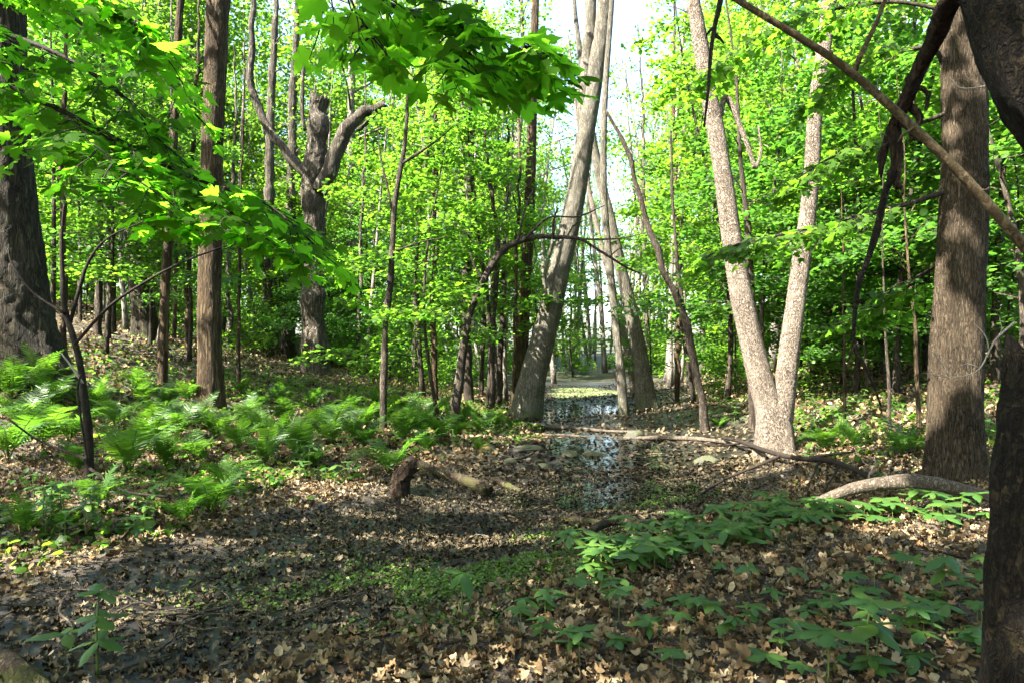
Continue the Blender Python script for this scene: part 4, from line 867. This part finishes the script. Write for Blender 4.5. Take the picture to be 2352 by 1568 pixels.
stick('bare_branch', 'long dark bare fallen branch in front of the twin trunks', 'branch', [(1660,1022),(1700,1040),(1760,1062),(1830,1078),(1910,1088),(1990,1112),(2050,1128)], [6,9,11,12,12,10,7], 'twig', .6, 10, .08, 9, arch=[.12, .16, .14, .12, .12, .08, .05],
      twigs=[([(1790,1070),(1730,1090),(1670,1112),(1610,1142)], [8,7,6,4], [.13,.1,.08,.04]), ([(1830,1078),(1900,1070),(1960,1064)], [7,6,4], [.12,.14,.14]), ([(1880,1086),(1860,1120),(1850,1150)], [6,5,3], [.12,.08,.0]), ([(1930,1092),(1900,1130),(1880,1150)], [5,4,3], [.12,.06,.0]), ([(1700,1040),(1640,1045),(1590,1030)], [5,4,2], [.16,.16,.16])])
for i, (pp, ww, lb_) in enumerate([([(1850,1120),(1920,1118),(1975,1130)], [9,10,7], 'mossy fallen stick under the bare branch by the arched log'), ([(1760,1140),(1830,1135),(1890,1142)], [6,6,4], 'thin fallen stick between channel edge and arched log'), ([(1890,1268),(1950,1298),(2020,1330),(2085,1362)], [10,15,15,9], 'dark fallen branch lying among dead leaves below the arched log'), ([(2040,1222),(2075,1248),(2112,1282)], [9,14,10], 'short dark branch just below the arched log'),
        ([(555,1452),(640,1458),(720,1450),(825,1424)], [6,10,10,6], 'curved grey stick lying on dark wet leaves'), ([(610,1440),(650,1462),(690,1490)], [9,9,5], 'short forked stick crossing the curved grey stick'), ([(690,1378),(740,1380),(800,1386)], [7,8,6], 'short dark stick on the dark wet leaves'), ([(880,1395),(940,1370),(1000,1345)], [5,7,5], 'thin stick beside the five-leaved plant'),
        ([(860,1562),(960,1556),(1060,1548),(1150,1530)], [14,20,18,10], 'thick rotting stick half buried in leaves at the bottom edge'), ([(1080,1064),(1130,1066),(1190,1056),(1222,1044)], [5,7,7,5], 'grey forked stick among the mossy rocks'), ([(1200,1062),(1150,1045),(1120,1030)], [4,5,3], 'thin grey twig pointing at the mossy rocks'), ([(1290,1200),(1340,1203),(1400,1210)], [16,18,12], 'dark hollow log end beside the channel'),
        ([(2130,1175),(2200,1172),(2280,1168)], [8,8,6], 'pale stick in the sun patch before the furrowed trunk'), ([(120,652),(190,680),(260,705)], [14,13,10], 'dark log lying on the hillside behind the black sapling'), ([(330,700),(400,735),(470,760)], [7,7,5], 'thin log on the hillside behind the tall brown trunk'), ([(770,925),(850,915),(930,905)], [8,9,7], 'brown fallen log on the slope behind the ferns'), ([(1990,1290),(2030,1305),(2060,1330)], [4,5,3], 'small twig lying across the dark fallen branch'), ([(1560,1290),(1620,1285),(1690,1270)], [6,7,5], 'thin stick under the creeper leaves'),
        ([(1250,1150),(1300,1152),(1350,1140)], [5,5,3], 'thin dark twig sticking in the wet leaves'), ([(840,1180),(900,1170),(960,1176)], [5,5,4], 'thin twig in front of the rotten stump chunk')]):
    stick('fallen_stick', lb_, 'branch', pp, ww, ['wood_dead', 'bark_thin', 'bark_moss'][i % 3] if i not in (3, 4) else ('bark_thin', 'wood_dead')[i - 3], .6, 8, .09, 90 + i)
# upright pale twigs in the ferns
for i, (px, py, h, lb_) in enumerate([(632, 1062, .42, 'short bent pale twig standing upright in the ferns'), (675, 1042, .62, 'tall thin pale twig with forked tip standing in the ferns'), (1862, 1000, .55, 'pale curved twig standing beside the twin trunks'), (2000, 1118, .3, 'short pale twig poking up by the arched log')]):
    b_ = gp(px, py); r = np.random.default_rng(i + 5)
    t = thing('upright_twig', lb_, 'twig', b_)
    V, T = tube([np.array([0, 0, -.03]), np.array([r.uniform(-.05, .05), 0, h * .4]), np.array([r.uniform(-.05, .05), 0, h * .75]), np.array([.05, .02, h])], [.012, .010, .008, .004], 7, .05, .05, 5, .1, seed=i)
    obj('wood', mesh('wood', V, T, M['twig_pale']), t)
    V, T = tube([np.array([0, 0, h * .7]), np.array([-.07, .01, h * .85]), np.array([-.09, .01, h])], [.006, .005, .002], 5, .05); obj('side_twig', mesh('side_twig', V, T, M['twig_pale']), t)

TWG = []
for i in range(6):
    r = np.random.default_rng(820 + i); L_ = r.uniform(.18, .5)
    q = [np.array([(k - 1.5) / 3 * L_, r.normal() * .05 * L_, .006 + abs(r.normal()) * .012]) for k in range(4)]
    B = Buf().add(*tube(q, [.006, .0055, .0045, .002], 6, L_ / 7, .1, 5, .15, seed=i, kink=.6))
    B.add(*tube([q[1], q[1] + np.array([.06, .07 * (-1) ** i, .015]), q[1] + np.array([.13, .12 * (-1) ** i, .01])], [.0035, .003, .001], 5, .03))
    V, T, _ = B.get(); TWG.append(mesh('fallen_twig', V, T, M[('wood_dead', 'bark_thin', 'twig')[i % 3]]))
n = 0
while n < 90:
    px, py = U(0, 2270), 1010 + 550 * rng.random() ** .9
    b_ = gp(px, py)
    if b_[2] < -.31: continue
    w = 'in the dark wet leaves' if channel(b_[None, :2])[0] > 0 else ('on the near bank under the creepers' if px > 1250 else 'on the bank below the ferns')
    o = tag(obj('fallen_twig', TWG[n % 6], None, b_ + np.array([0, 0, .02])), 'small bare twig lying ' + w, 'twig', 'small fallen twigs ' + w); o.rotation_euler = (U(-.1, .1), U(-.15, .15), U(0, 6.28)); k_ = U(.7, 1.5); o.scale = (k_, k_, k_); n += 1
def rock(px, py, w, h, label, seed):
    b = gp(px, py); W = wpx(w, b[1]) / 2; Hh = wpx(h, b[1]) * .8; W *= .88
    r = np.random.default_rng(seed)
    n, m = 34, 18
    th, ph = np.meshgrid(np.linspace(0, 2 * np.pi, n, endpoint=False), np.linspace(0.02, np.pi - .02, m))
    D = np.c_[(np.cos(th) * np.sin(ph)).ravel(), (np.sin(th) * np.sin(ph)).ravel(), np.cos(ph).ravel()]
    R = 1 + .22 * noise(D, 2.2, seed) + .10 * noise(D, 6, seed + 1) + .04 * noise(D, 15, seed + 2)
    for _ in range(7):
        f = unit(r.normal(size=(1, 3)))[0]; lim = r.uniform(.62, .85); dd = (D * R[:, None]) @ f; R = np.where(dd > lim, R * lim / dd, R)
    V = D * R[:, None] * np.array([W, W * r.uniform(.6, .9), Hh * .9]); V[:, 2] += Hh * .02
    i = np.arange(m - 1)[:, None] * n; j = np.arange(n)[None]; j2 = (j + 1) % n
    T = np.concatenate([np.c_[(i + j).ravel(), (i + n + j).ravel(), (i + n + j2).ravel()], np.c_[(i + j).ravel(), (i + n + j2).ravel(), (i + j2).ravel()]])
    tag(obj('rock', mesh('rock', V, T, M['rock']), None, b), label, 'rock')
for i, a in enumerate([(1456,1010,62,30,'humped mossy rock beside the long bleached pole'), (1368,1050,84,22,'long flat rock at the top of the leafy channel bend'), (1308,1048,46,22,'rounded rock next to the long flat rock'), (1212,1034,90,20,'broad low moss-covered rock by the foot of the leaning trunk'), (1172,1062,44,16,'low mossy rock behind the grey forked stick'), (1245,1074,52,18,'half-buried brown rock in front of the broad mossy one'), (1196,1076,40,14,'small flat mossy rock beside the grey forked stick'),
        (1622,1062,64,20,'smooth tan rock at the sunlit edge of the channel'), (604,1302,46,18,'yellow-green mossy rock sunk in dark wet leaves'), (1345,1028,40,18,'small mossy rock behind the long flat rock'), (1402,1028,34,14,'small mossy rock between flat rock and humped rock'), (1505,1048,36,12,'small brown rock near the humped mossy rock'), (1288,1018,26,10,'little pale rock near the fallen poles'), (1140,1020,44,14,'mossy rock by the last ferns near the leaning trunk')]):
    rock(*a, seed=500 + i)
b_ = gp(40, 1566)
t = stick('rotten_log', 'rotten brown log end poking in at the bottom corner', 'log', [(-160,1520),(-60,1540),(20,1562),(110,1600)], [60,70,70,40], 'bark_moss', .45, 28, .2, 130)

# =====================================================================
# ferns
# =====================================================================
def frond_mesh(seed, curl):
    r = np.random.default_rng(seed); B = Buf(); n = 24
    u = np.linspace(0, 1, 16)
    ang = math.radians(74) - curl * u ** 1.5
    dx = np.cumsum(np.cos(ang)) / 16; dz = np.cumsum(np.sin(ang)) / 16
    path = np.c_[np.zeros(16), dx, dz]
    V, T = tube(path, np.linspace(.008, .002, 16), 4, .07); B.add(V, T)
    tt = np.linspace(.14, .985, n)
    for s_ in (-1, 1):
        pos = np.c_[np.zeros(n), np.interp(tt, u, dx), np.interp(tt, u, dz)]
        tan = np.c_[np.zeros(n), np.cos(np.interp(tt, u, ang)), np.sin(np.interp(tt, u, ang))]
        nor = np.c_[np.zeros(n), -tan[:, 2], tan[:, 1]]
        L_ = .23 * np.sin(np.pi * np.clip(tt, 0, 1) ** .75) ** .8 + .015
        L_ *= r.uniform(.9, 1.08, n)
        hd = np.c_[np.full(n, s_ * 1.0), np.zeros(n), np.zeros(n)] + tan * .42 - nor * .12 + r.normal(size=(n, 3)) * .05
        pin = (np.array([(0,0,0),(.05,.08,0),(.062,.35,-.02),(.042,.7,-.05),(0,1,-.1),(-.042,.7,-.05),(-.062,.35,-.02),(-.05,.08,0)], float), np.array([(0,1,7),(1,2,7),(2,6,7),(2,3,6),(3,5,6),(3,4,5)]))
        V, T, _ = scatter(pin, pos, nor + r.normal(size=(n, 3)) * .12, L_, hd, rg=r); B.add(V, T)
    V, T, _ = B.get(); return mesh('frond', V, T, M['fern'], smooth=False)
FR = [frond_mesh(600 + i, c) for i, c in enumerate((.75, 1.1, 1.4, 1.8, 2.2))]
FERNS = [(60,1228,.5),(225,1166,.5),(420,1205,.55),(485,1190,.8),(520,1130,.7),(20,1060,1.15),(95,1035,.95),(160,1020,.95),(295,1090,1.15),(345,1045,1.),(410,1010,.9),(455,985,.8),(548,1035,.8),(612,1068,.85),(560,985,.9),(690,1062,.85),(762,1025,1.05),(806,1012,.9),(735,985,.9),(893,1094,.95),
         (928,1020,1.1),(965,1005,1.05),(1012,1018,.95),(1045,1010,.8),(880,982,.95),(650,975,.85),(840,1030,.8),(28,925,1.1),(85,905,1.1),(120,945,.95),(215,945,.75),(312,898,.7),(385,940,.8),(432,925,.7),(552,905,.7),(640,932,.8),(722,938,.85),(806,948,.8),(870,935,.75),(1105,1000,.75),(1135,985,.6),(940,960,.8),(1000,965,.8),(1060,975,.7),(265,985,.8),
         (1896,1040,.65),(1962,1030,.55),(2072,1050,.7),(1100,1040,.4),(700,1010,.7),(500,1010,.7),(360,975,.7),(590,950,.7),(1650,985,.4),(180,1085,.6),(380,1075,.7),(450,1060,.7),(640,1025,.7),(720,1075,.6),(780,985,.8),(840,985,.8),(905,955,.8),(1030,950,.7),(1085,965,.6),(50,985,.9),(330,935,.7),(480,985,.6),(600,1000,.8),(980,1040,.6)]
def nth(k):
    ones = ['zeroth','first','second','third','fourth','fifth','sixth','seventh','eighth','ninth','tenth','eleventh','twelfth','thirteenth','fourteenth','fifteenth','sixteenth','seventeenth','eighteenth','nineteenth']
    if k < 20: return ones[k]
    tens = {2: ('twentieth', 'twenty'), 3: ('thirtieth', 'thirty'), 4: ('fortieth', 'forty'), 5: ('fiftieth', 'fifty'), 6: ('sixtieth', 'sixty')}[k // 10]
    return tens[0] if k % 10 == 0 else tens[1] + '-' + ones[k % 10]
def ordinal(k): return nth(k + 1)
rows = {'front': [], 'middle': [], 'rear': [], 'slope': []}
for f in FERNS:
    rows['slope' if f[0] > 1600 else ('front' if f[1] > 1100 else ('middle' if f[1] > 975 else 'rear'))].append(f)
for rn, fs in rows.items():
    for k_, (px, py, s) in enumerate(sorted(fs)):
        b = gp(px, py)
        lb_ = f'green fern on the slope past the twin trunks, {ordinal(k_)} towards the furrowed trunk' if rn == 'slope' else f'green feathery fern, {ordinal(k_)} in the {rn} row counting from the massive wide trunk'
        t = thing('fern', lb_, 'fern', b, 'ferns on the bank')
        nf = int(U(7, 11)); a0 = U(0, 6.28)
        for i in range(nf):
            o = obj('frond', FR[int(U(0, 5))], t)
            L_ = s * U(.64, 1.0) ; o.scale = (L_ * U(.9, 1.1), L_, L_)
            o.rotation_euler = (U(-.15, .2), U(-.15, .15), a0 + i * 6.28 / nf + U(-.3, .3))

# =====================================================================
# creeper and seedling plants
# =====================================================================
LF = []
for i in range(5):
    V, T = LEAFLET[0].copy(), LEAFLET[1]; r = np.random.default_rng(700 + i)
    V[:, 2] += r.uniform(-.25, .15) * V[:, 1] ** 2 + .02 * np.sin(V[:, 1] * 14 + i); V[:, 0] *= r.uniform(.85, 1.2)
    LF.append(mesh('leaflet', V, T, M['creeper']))
STEM = []
for i in range(3):
    V, T = tube([np.array([0, 0, -.05]), np.array([.05 * (i - 1), .03, .5]), np.array([0, 0, 1])], [.022, .018, .014], 5, .3); STEM.append(mesh('stem', V, T, M['stem']))
def creeper(px, py, h, size, label, group=None, n=5, name='creeper_plant', tiers=1, cat='plant', up=.12):
    b = gp(px, py)
    t = thing(name, label, cat, b, group)
    o = obj('stem', STEM[int(U(0, 3))], t); o.scale = (h * .6 + .05, h * .6 + .05, h); 
    for k_ in range(tiers):
        a0 = U(0, 6.28); z = h * (1 - .28 * k_)
        for i in range(n):
            o = obj('leaflet', LF[int(U(0, 5))], t)
            sz = size * U(.75, 1.15) * (1 if i % 2 else .85)
            o.location = (0, 0, z); o.scale = (sz, sz, sz); o.rotation_euler = (up + U(-.3, .2), U(-.25, .25), a0 + i * 6.28 / n + U(-.25, .25))
    return t
# band of creeper from the channel end to the arched log, then the nearer bank
n = 0
BAND = np.array([(1330,1330),(1450,1290),(1580,1245),(1720,1215),(1850,1185),(1980,1165),(2120,1160),(2240,1150)], float)
while n < 190:
    f = U(0, 6.99); i = int(f); p = BAND[i] + (BAND[i + 1] - BAND[i]) * (f - i) + rng.normal(size=2) * np.array([45, 26])
    if p[1] < 1135 + (2000 - p[0]) * .13 or p[0] > 2275 or (p[0] > 1820 and p[1] < 1178): continue
    w = 'by the channel end' if p[0] < 1620 else ('midway to the arched log' if p[0] < 1880 else 'below the arched log')
    creeper(p[0], p[1], U(.05, .2), U(.10, .165), 'five-leaved creeper in the dense green band ' + w, 'creepers in the dense band ' + w); n += 1
n = 0
while n < 78:
    px, py = U(1180, 2270), U(1300, 1565)
    if py < 1300 + (2300 - px) * .09 or (px < 1500 and py > 1480 and rng.random() < .7): continue
    w = 'below the dark fallen branch' if px > 1850 else ('on tan leaves in the middle of the near bank' if px > 1500 else 'near the five-leaved plant')
    creeper(px, py, U(.06, .2), U(.065, .12), 'scattered five-leaved creeper ' + w, 'scattered creepers ' + w, tiers=1 + int(U(0, 1.4))); n += 1
creeper(1065, 1440, .30, .155, 'single dark green plant with five big oval leaves above the wet leaves', None, 5, 'five_leaved_plant', 1, up=-.1)
creeper(225, 1560, .42, .15, 'tall bright plant with pale sunlit top leaves near the rotten log end', None, 5, 'tall_plant', 3)
creeper(150, 1530, .16, .15, 'low broad-leaved plant beside the tall bright plant', None, 4, 'low_plant', 1)
creeper(2000, 1560, .34, .17, 'tall sunlit creeper with pale stems on the near bank', None, 5, 'tall_creeper', 2)
creeper(2170, 1390, .26, .14, 'tall creeper with upright stalk in front of the broken snag', None, 5, 'tall_creeper', 2)
creeper(1900, 1590, .26, .19, 'large-leaved creeper cut by the bottom edge', None, 5, 'tall_creeper', 1)
creeper(2022, 1128, .40, .10, 'upright seedling with tiers of narrow sunlit leaves beside the arched log', None, 5, 'upright_seedling', 4)
creeper(1310, 1545, .2, .09, 'small pale green seedling in dead leaves near the bottom edge', None, 4, 'seedling', 2)
creeper(1245, 1490, .16, .09, 'small seedling between the five-leaved plant and the creepers', None, 4, 'seedling', 2)
# seedlings on the far bank and slopes (px window, count, where)
for (x0, x1, y0, y1, cnt, w) in [(60,360,1170,1260,26,'in front of the black sapling'), (560,900,1060,1130,26,'below the middle ferns'), (900,1180,960,1040,36,'between the last ferns and the leaning trunk'), (820,1180,890,960,34,'behind the ferns near the arching sapling'), (1560,1700,920,985,20,'by the dark slanting trunk'), (1850,2120,930,1060,34,'on the slope past the twin trunks'), (560,820,860,930,22,'around the gnarled trunk'), (200,480,860,930,20,'on the hillside by the black sapling'),(2240,2290,900,1060,6,'beside the furrowed trunk')]:
    for i in range(cnt):
        creeper(U(x0, x1), U(y0, y1), U(.12, .4), U(.07, .12), 'small leafy seedling ' + w, 'seedlings ' + w, 4, 'seedling', 2 if i % 2 else 3)
# taller sunlit bushes closing the view far off between the trunks
n = 0
while n < 128:
    px, d = U(-150, 2500), (U(42, 105) if n < 90 else U(23, 50))
    if (1200 < px < 1530 and d < 45) or (500 < px < 1200 and d < 42): continue
    if not spaced(px, d, .9) or hides_gnarled(px, d, 2.2): continue
    plant_tree([SHR[2], SHR[2], SHR[1]], n, 'far_bush', px, d, 'bright far bush ' + zone(px), 'far bushes ' + zone(px), U(1.8, 3.2) if d > 42 else U(1.3, 2.3), 'shrub'); n += 1
# wood around and behind the viewpoint: unseen trees added to close off open sky
n = 0
while n < 46:
    x, y = U(-58, 50), U(-48, 30)
    if y > -13 and not ((x > 9 and y < (x - 6) / .8) or (x < -28 and y < -x * 1.1 - 12)): continue
    k_ = int(U(0, 4)); t = thing('forest_tree', 'tall leafy tree of the wood around the clearing, outside the view', 'tree', (x, y, G(x, y)), 'trees of the surrounding wood')
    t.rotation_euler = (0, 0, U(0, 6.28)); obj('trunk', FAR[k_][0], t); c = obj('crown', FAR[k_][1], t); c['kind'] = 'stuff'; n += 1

# =====================================================================
# leaf litter
# =====================================================================
DRYC = np.array([(.150,.103,.050),(.088,.056,.026),(.21,.155,.086),(.045,.028,.013),(.12,.070,.031),(.17,.122,.064),(.030,.019,.009)]) * np.array([1.16, 1.22, 1.32])
WETC = np.array([(.030,.023,.012),(.052,.039,.021),(.014,.010,.006),(.072,.054,.030),(.038,.029,.014),(.085,.066,.040)]) * 1.1
def litter(N, dmin, dmax, power, seed, size, tms):
    r = np.random.default_rng(seed)
    a = r.uniform(-.72, .72, N); d = dmin + (dmax - dmin) * r.random(N) ** power
    xy = np.c_[np.tan(a) * d, d]
    ch = channel(xy); wetm = ch > -.02; z0 = Gv(xy)
    keep = (r.random(N) < np.where((z0 < WL), .58, 1)) & (xy[:, 1] > 1.0)
    xy, wetm = xy[keep], wetm[keep]; N = len(xy)
    z = Gv(xy); e = .06
    gx_ = (Gv(xy + [e, 0]) - z) / e; gy_ = (Gv(xy + [0, e]) - z) / e
    nrm = np.c_[-gx_, -gy_, np.ones(N)] + r.normal(size=(N, 3)) * np.where(wetm, .35, .6)[:, None]
    afloat = (z < WL) & (xy[:, 1] > 7.5)                            # leaves lying flat on the shallow film
    nrm = np.where(afloat[:, None], np.array([0, 0, 1.]) + r.normal(size=(N, 3)) * .13, nrm)
    pos = np.c_[xy, np.where(afloat, WL + .001, z) + np.where(afloat, r.uniform(.0, .006, N), np.where(wetm, r.uniform(.0, .025, N), r.uniform(.0, .05, N)))]
    col = np.where(wetm[:, None], WETC[r.integers(0, len(WETC), N)], DRYC[r.integers(0, len(DRYC), N)]) * r.uniform(.75, 1.2, (N, 1))
    col = col * np.where(wetm & (z < -.28), .5, 1.0)[:, None]      # soaked leaves in the lowest bed
    sz = size * r.uniform(.6, 1.25, N) * np.where(wetm, .95, 1.12)
    return pos, nrm, sz, col, wetm, r
# the dry and the wet litter, nearest leaves finely shaped
near = litter(50000, 1.9, 10.5, .72, 31, .054, None); far = litter(60000, 9.5, 34, 1.0, 32, .085, None)
CRUMP = []
for i in range(5):
    V0, T0 = (DRYM if i < 3 else OAK)[0].copy(), (DRYM if i < 3 else OAK)[1]; r_ = np.random.default_rng(900 + i)
    ang = V0[:, 0] * r_.uniform(2.0, 3.6); V0 = np.c_[np.sin(ang) / 3.0, V0[:, 1], (1 - np.cos(ang)) / 2.6 + r_.normal(size=len(V0)) * .07 + .2 * (V0[:, 1] - .5) ** 2]
    CRUMP.append((V0, T0))
# the 300 largest-looking leaves are single objects
pos, nrm, sz, col, wetm, r = near
pxy = np.array([to_px(p) for p in pos]); infr = (pxy[:, 0] > 20) & (pxy[:, 0] < 2260) & (pxy[:, 1] < 1550) & (pxy[:, 1] > 1000)
score = np.where(infr, sz / pos[:, 1], 0); top = np.argsort(-score)[:300]
DL = {}
for i in top:
    kind = 'dark' if wetm[i] else 'tan'
    key = (kind, int(i) % 6)
    if key not in DL:
        V0, T0 = CRUMP[key[1] % 5]
        cc = (WETC if kind == 'dark' else DRYC)[key[1] % 6]
        DL[key] = mesh('dead_leaf', V0, T0, M['deadwet' if kind == 'dark' else 'dead'], np.repeat(cc[None], len(V0), 0))
    n_ = unit(nrm[i][None])[0]; hd = r.normal(size=3); b = hd - n_ * (hd @ n_); b /= np.linalg.norm(b); a = np.cross(b, n_)
    o = obj('dead_leaf', DL[key]); s_ = float(min(sz[i], .075) * 1.1); p = pos[i] + np.array([0, 0, .012])
    o.matrix_world = Matrix(((a[0], b[0], n_[0], p[0]), (a[1], b[1], n_[1], p[1]), (a[2], b[2], n_[2], p[2]), (0, 0, 0, 1))) @ Matrix.Scale(s_, 4)
    if kind == 'dark': tag(o, 'dark wet dead leaf lying in the muddy hollow', 'leaf', 'dark wet dead leaves')
    elif p[0] > .3: tag(o, 'curled tan dead leaf on the near bank among creepers', 'leaf', 'tan dead leaves among the creepers')
    else: tag(o, 'curled tan dead leaf on the bank below the ferns', 'leaf', 'tan dead leaves below the ferns')
rest = np.ones(len(pos), bool); rest[top] = False
def litter_mesh(sets, want_wet, name, mat):
    B = Buf()
    for (pos, nrm, sz, col, wetm, r), mask, tms in sets:
        sel = np.where(mask & (wetm == want_wet))[0]
        for k_, tm in enumerate(tms):
            s_ = sel[k_::len(tms)]
            if len(s_): B.add(*scatter(tm, pos[s_], nrm[s_], sz[s_], None, col[s_], r))
    V, T, C = B.get(); o = obj(name, mesh(name, V, T, M[mat], C, smooth=False)); o['kind'] = 'stuff'
    return o
sets = [(near, rest, (CRUMP[0], CRUMP[3], CRUMP[1], DRYS, CRUMP[2], CRUMP[4])), (far, np.ones(len(far[0]), bool), (DRYS,))]
tag(litter_mesh(sets, False, 'leaf_litter', 'dead'), 'dry tan and brown leaf litter covering the banks', 'leaf litter')
tag(litter_mesh(sets, True, 'wet_leaf_litter', 'deadwet'), 'dark wet leaf litter matting the muddy channel', 'leaf litter')
# low green ground cover: chickweed patches and tiny sprouts
def cover(specs, name, label, mat, size, tm):
    r = np.random.default_rng(55); pos = []
    for px, py, sx, sy, N in specs:
        c = gp(px, py); xy = c[:2] + r.normal(size=(N, 2)) * np.array([sx, sy]); k = (noise(xy, 3.2, 60) > -.25) & ((channel(xy) < -.12) | (name == 'ground_cover')); xy = xy[k]
        pos.append(np.c_[xy, Gv(xy) + r.uniform(.01, .06, len(xy))])
    pos = np.concatenate(pos); nrm = np.array([0, 0, 1.]) + r.normal(size=(len(pos), 3)) * .45
    V, T, _ = scatter(tm, pos, nrm, r.uniform(.6, 1.3, len(pos)) * size, rg=r)
    o = tag(obj(name, mesh(name, V, T, M[mat])), label, 'ground cover'); o['kind'] = 'stuff'
cover([(1020,1340,.42,.22,2600),(1240,1300,.4,.2,2000),(880,1380,.35,.2,1100),(1480,1160,.5,.25,900),(750,1320,.4,.25,600),(1330,1230,.3,.2,800),(1000,1440,.3,.15,500),(560,1380,.4,.2,300),(1700,1240,.3,.2,400)], 'ground_cover', 'mat of tiny bright green sprouts on the wet leaves', 'moss', .026, QUAD)
cover([(150,1220,.6,.5,700),(760,1120,.9,.5,800),(500,1080,1.2,.5,700),(300,1120,.8,.5,500),(950,930,2.5,1.6,4200),(1120,960,1.2,1.2,2200),(700,900,2.4,2.,3200),(400,900,1.8,1.6,2200),(250,960,1.4,.9,1500),(750,1000,1.6,.9,1200),(1100,1010,.9,.6,700),(1620,950,.9,1.3,1500),(1950,960,1.6,1.6,2400),(2080,1010,.8,.8,800),(1090,900,2.5,2.5,2500),(1600,890,3,4,2500),(2050,880,2.5,3,2000),(550,860,3,4,1600),(850,850,4,6,3000)], 'undergrowth', 'low leafy undergrowth covering the banks between trunks', 'leaf', .075, MIDLEAF)

# labels of look-alike trees and bushes: told apart by how deep in the wood they stand
fam = {}
for o in bpy.data.objects:
    if o.parent is None and o.get('group') and o.name.split('.')[0] in ('understory_maple', 'far_tree', 'pole_tree', 'shrub', 'far_bush'):
        fam.setdefault(o['label'], []).append(o)
for lb_, os_ in fam.items():
    if len(os_) > 1:
        for k_, o in enumerate(sorted(os_, key=lambda o: o.location.y)): o['label'] = lb_ + ', ' + nth(k_ + 1) + ' going deeper'
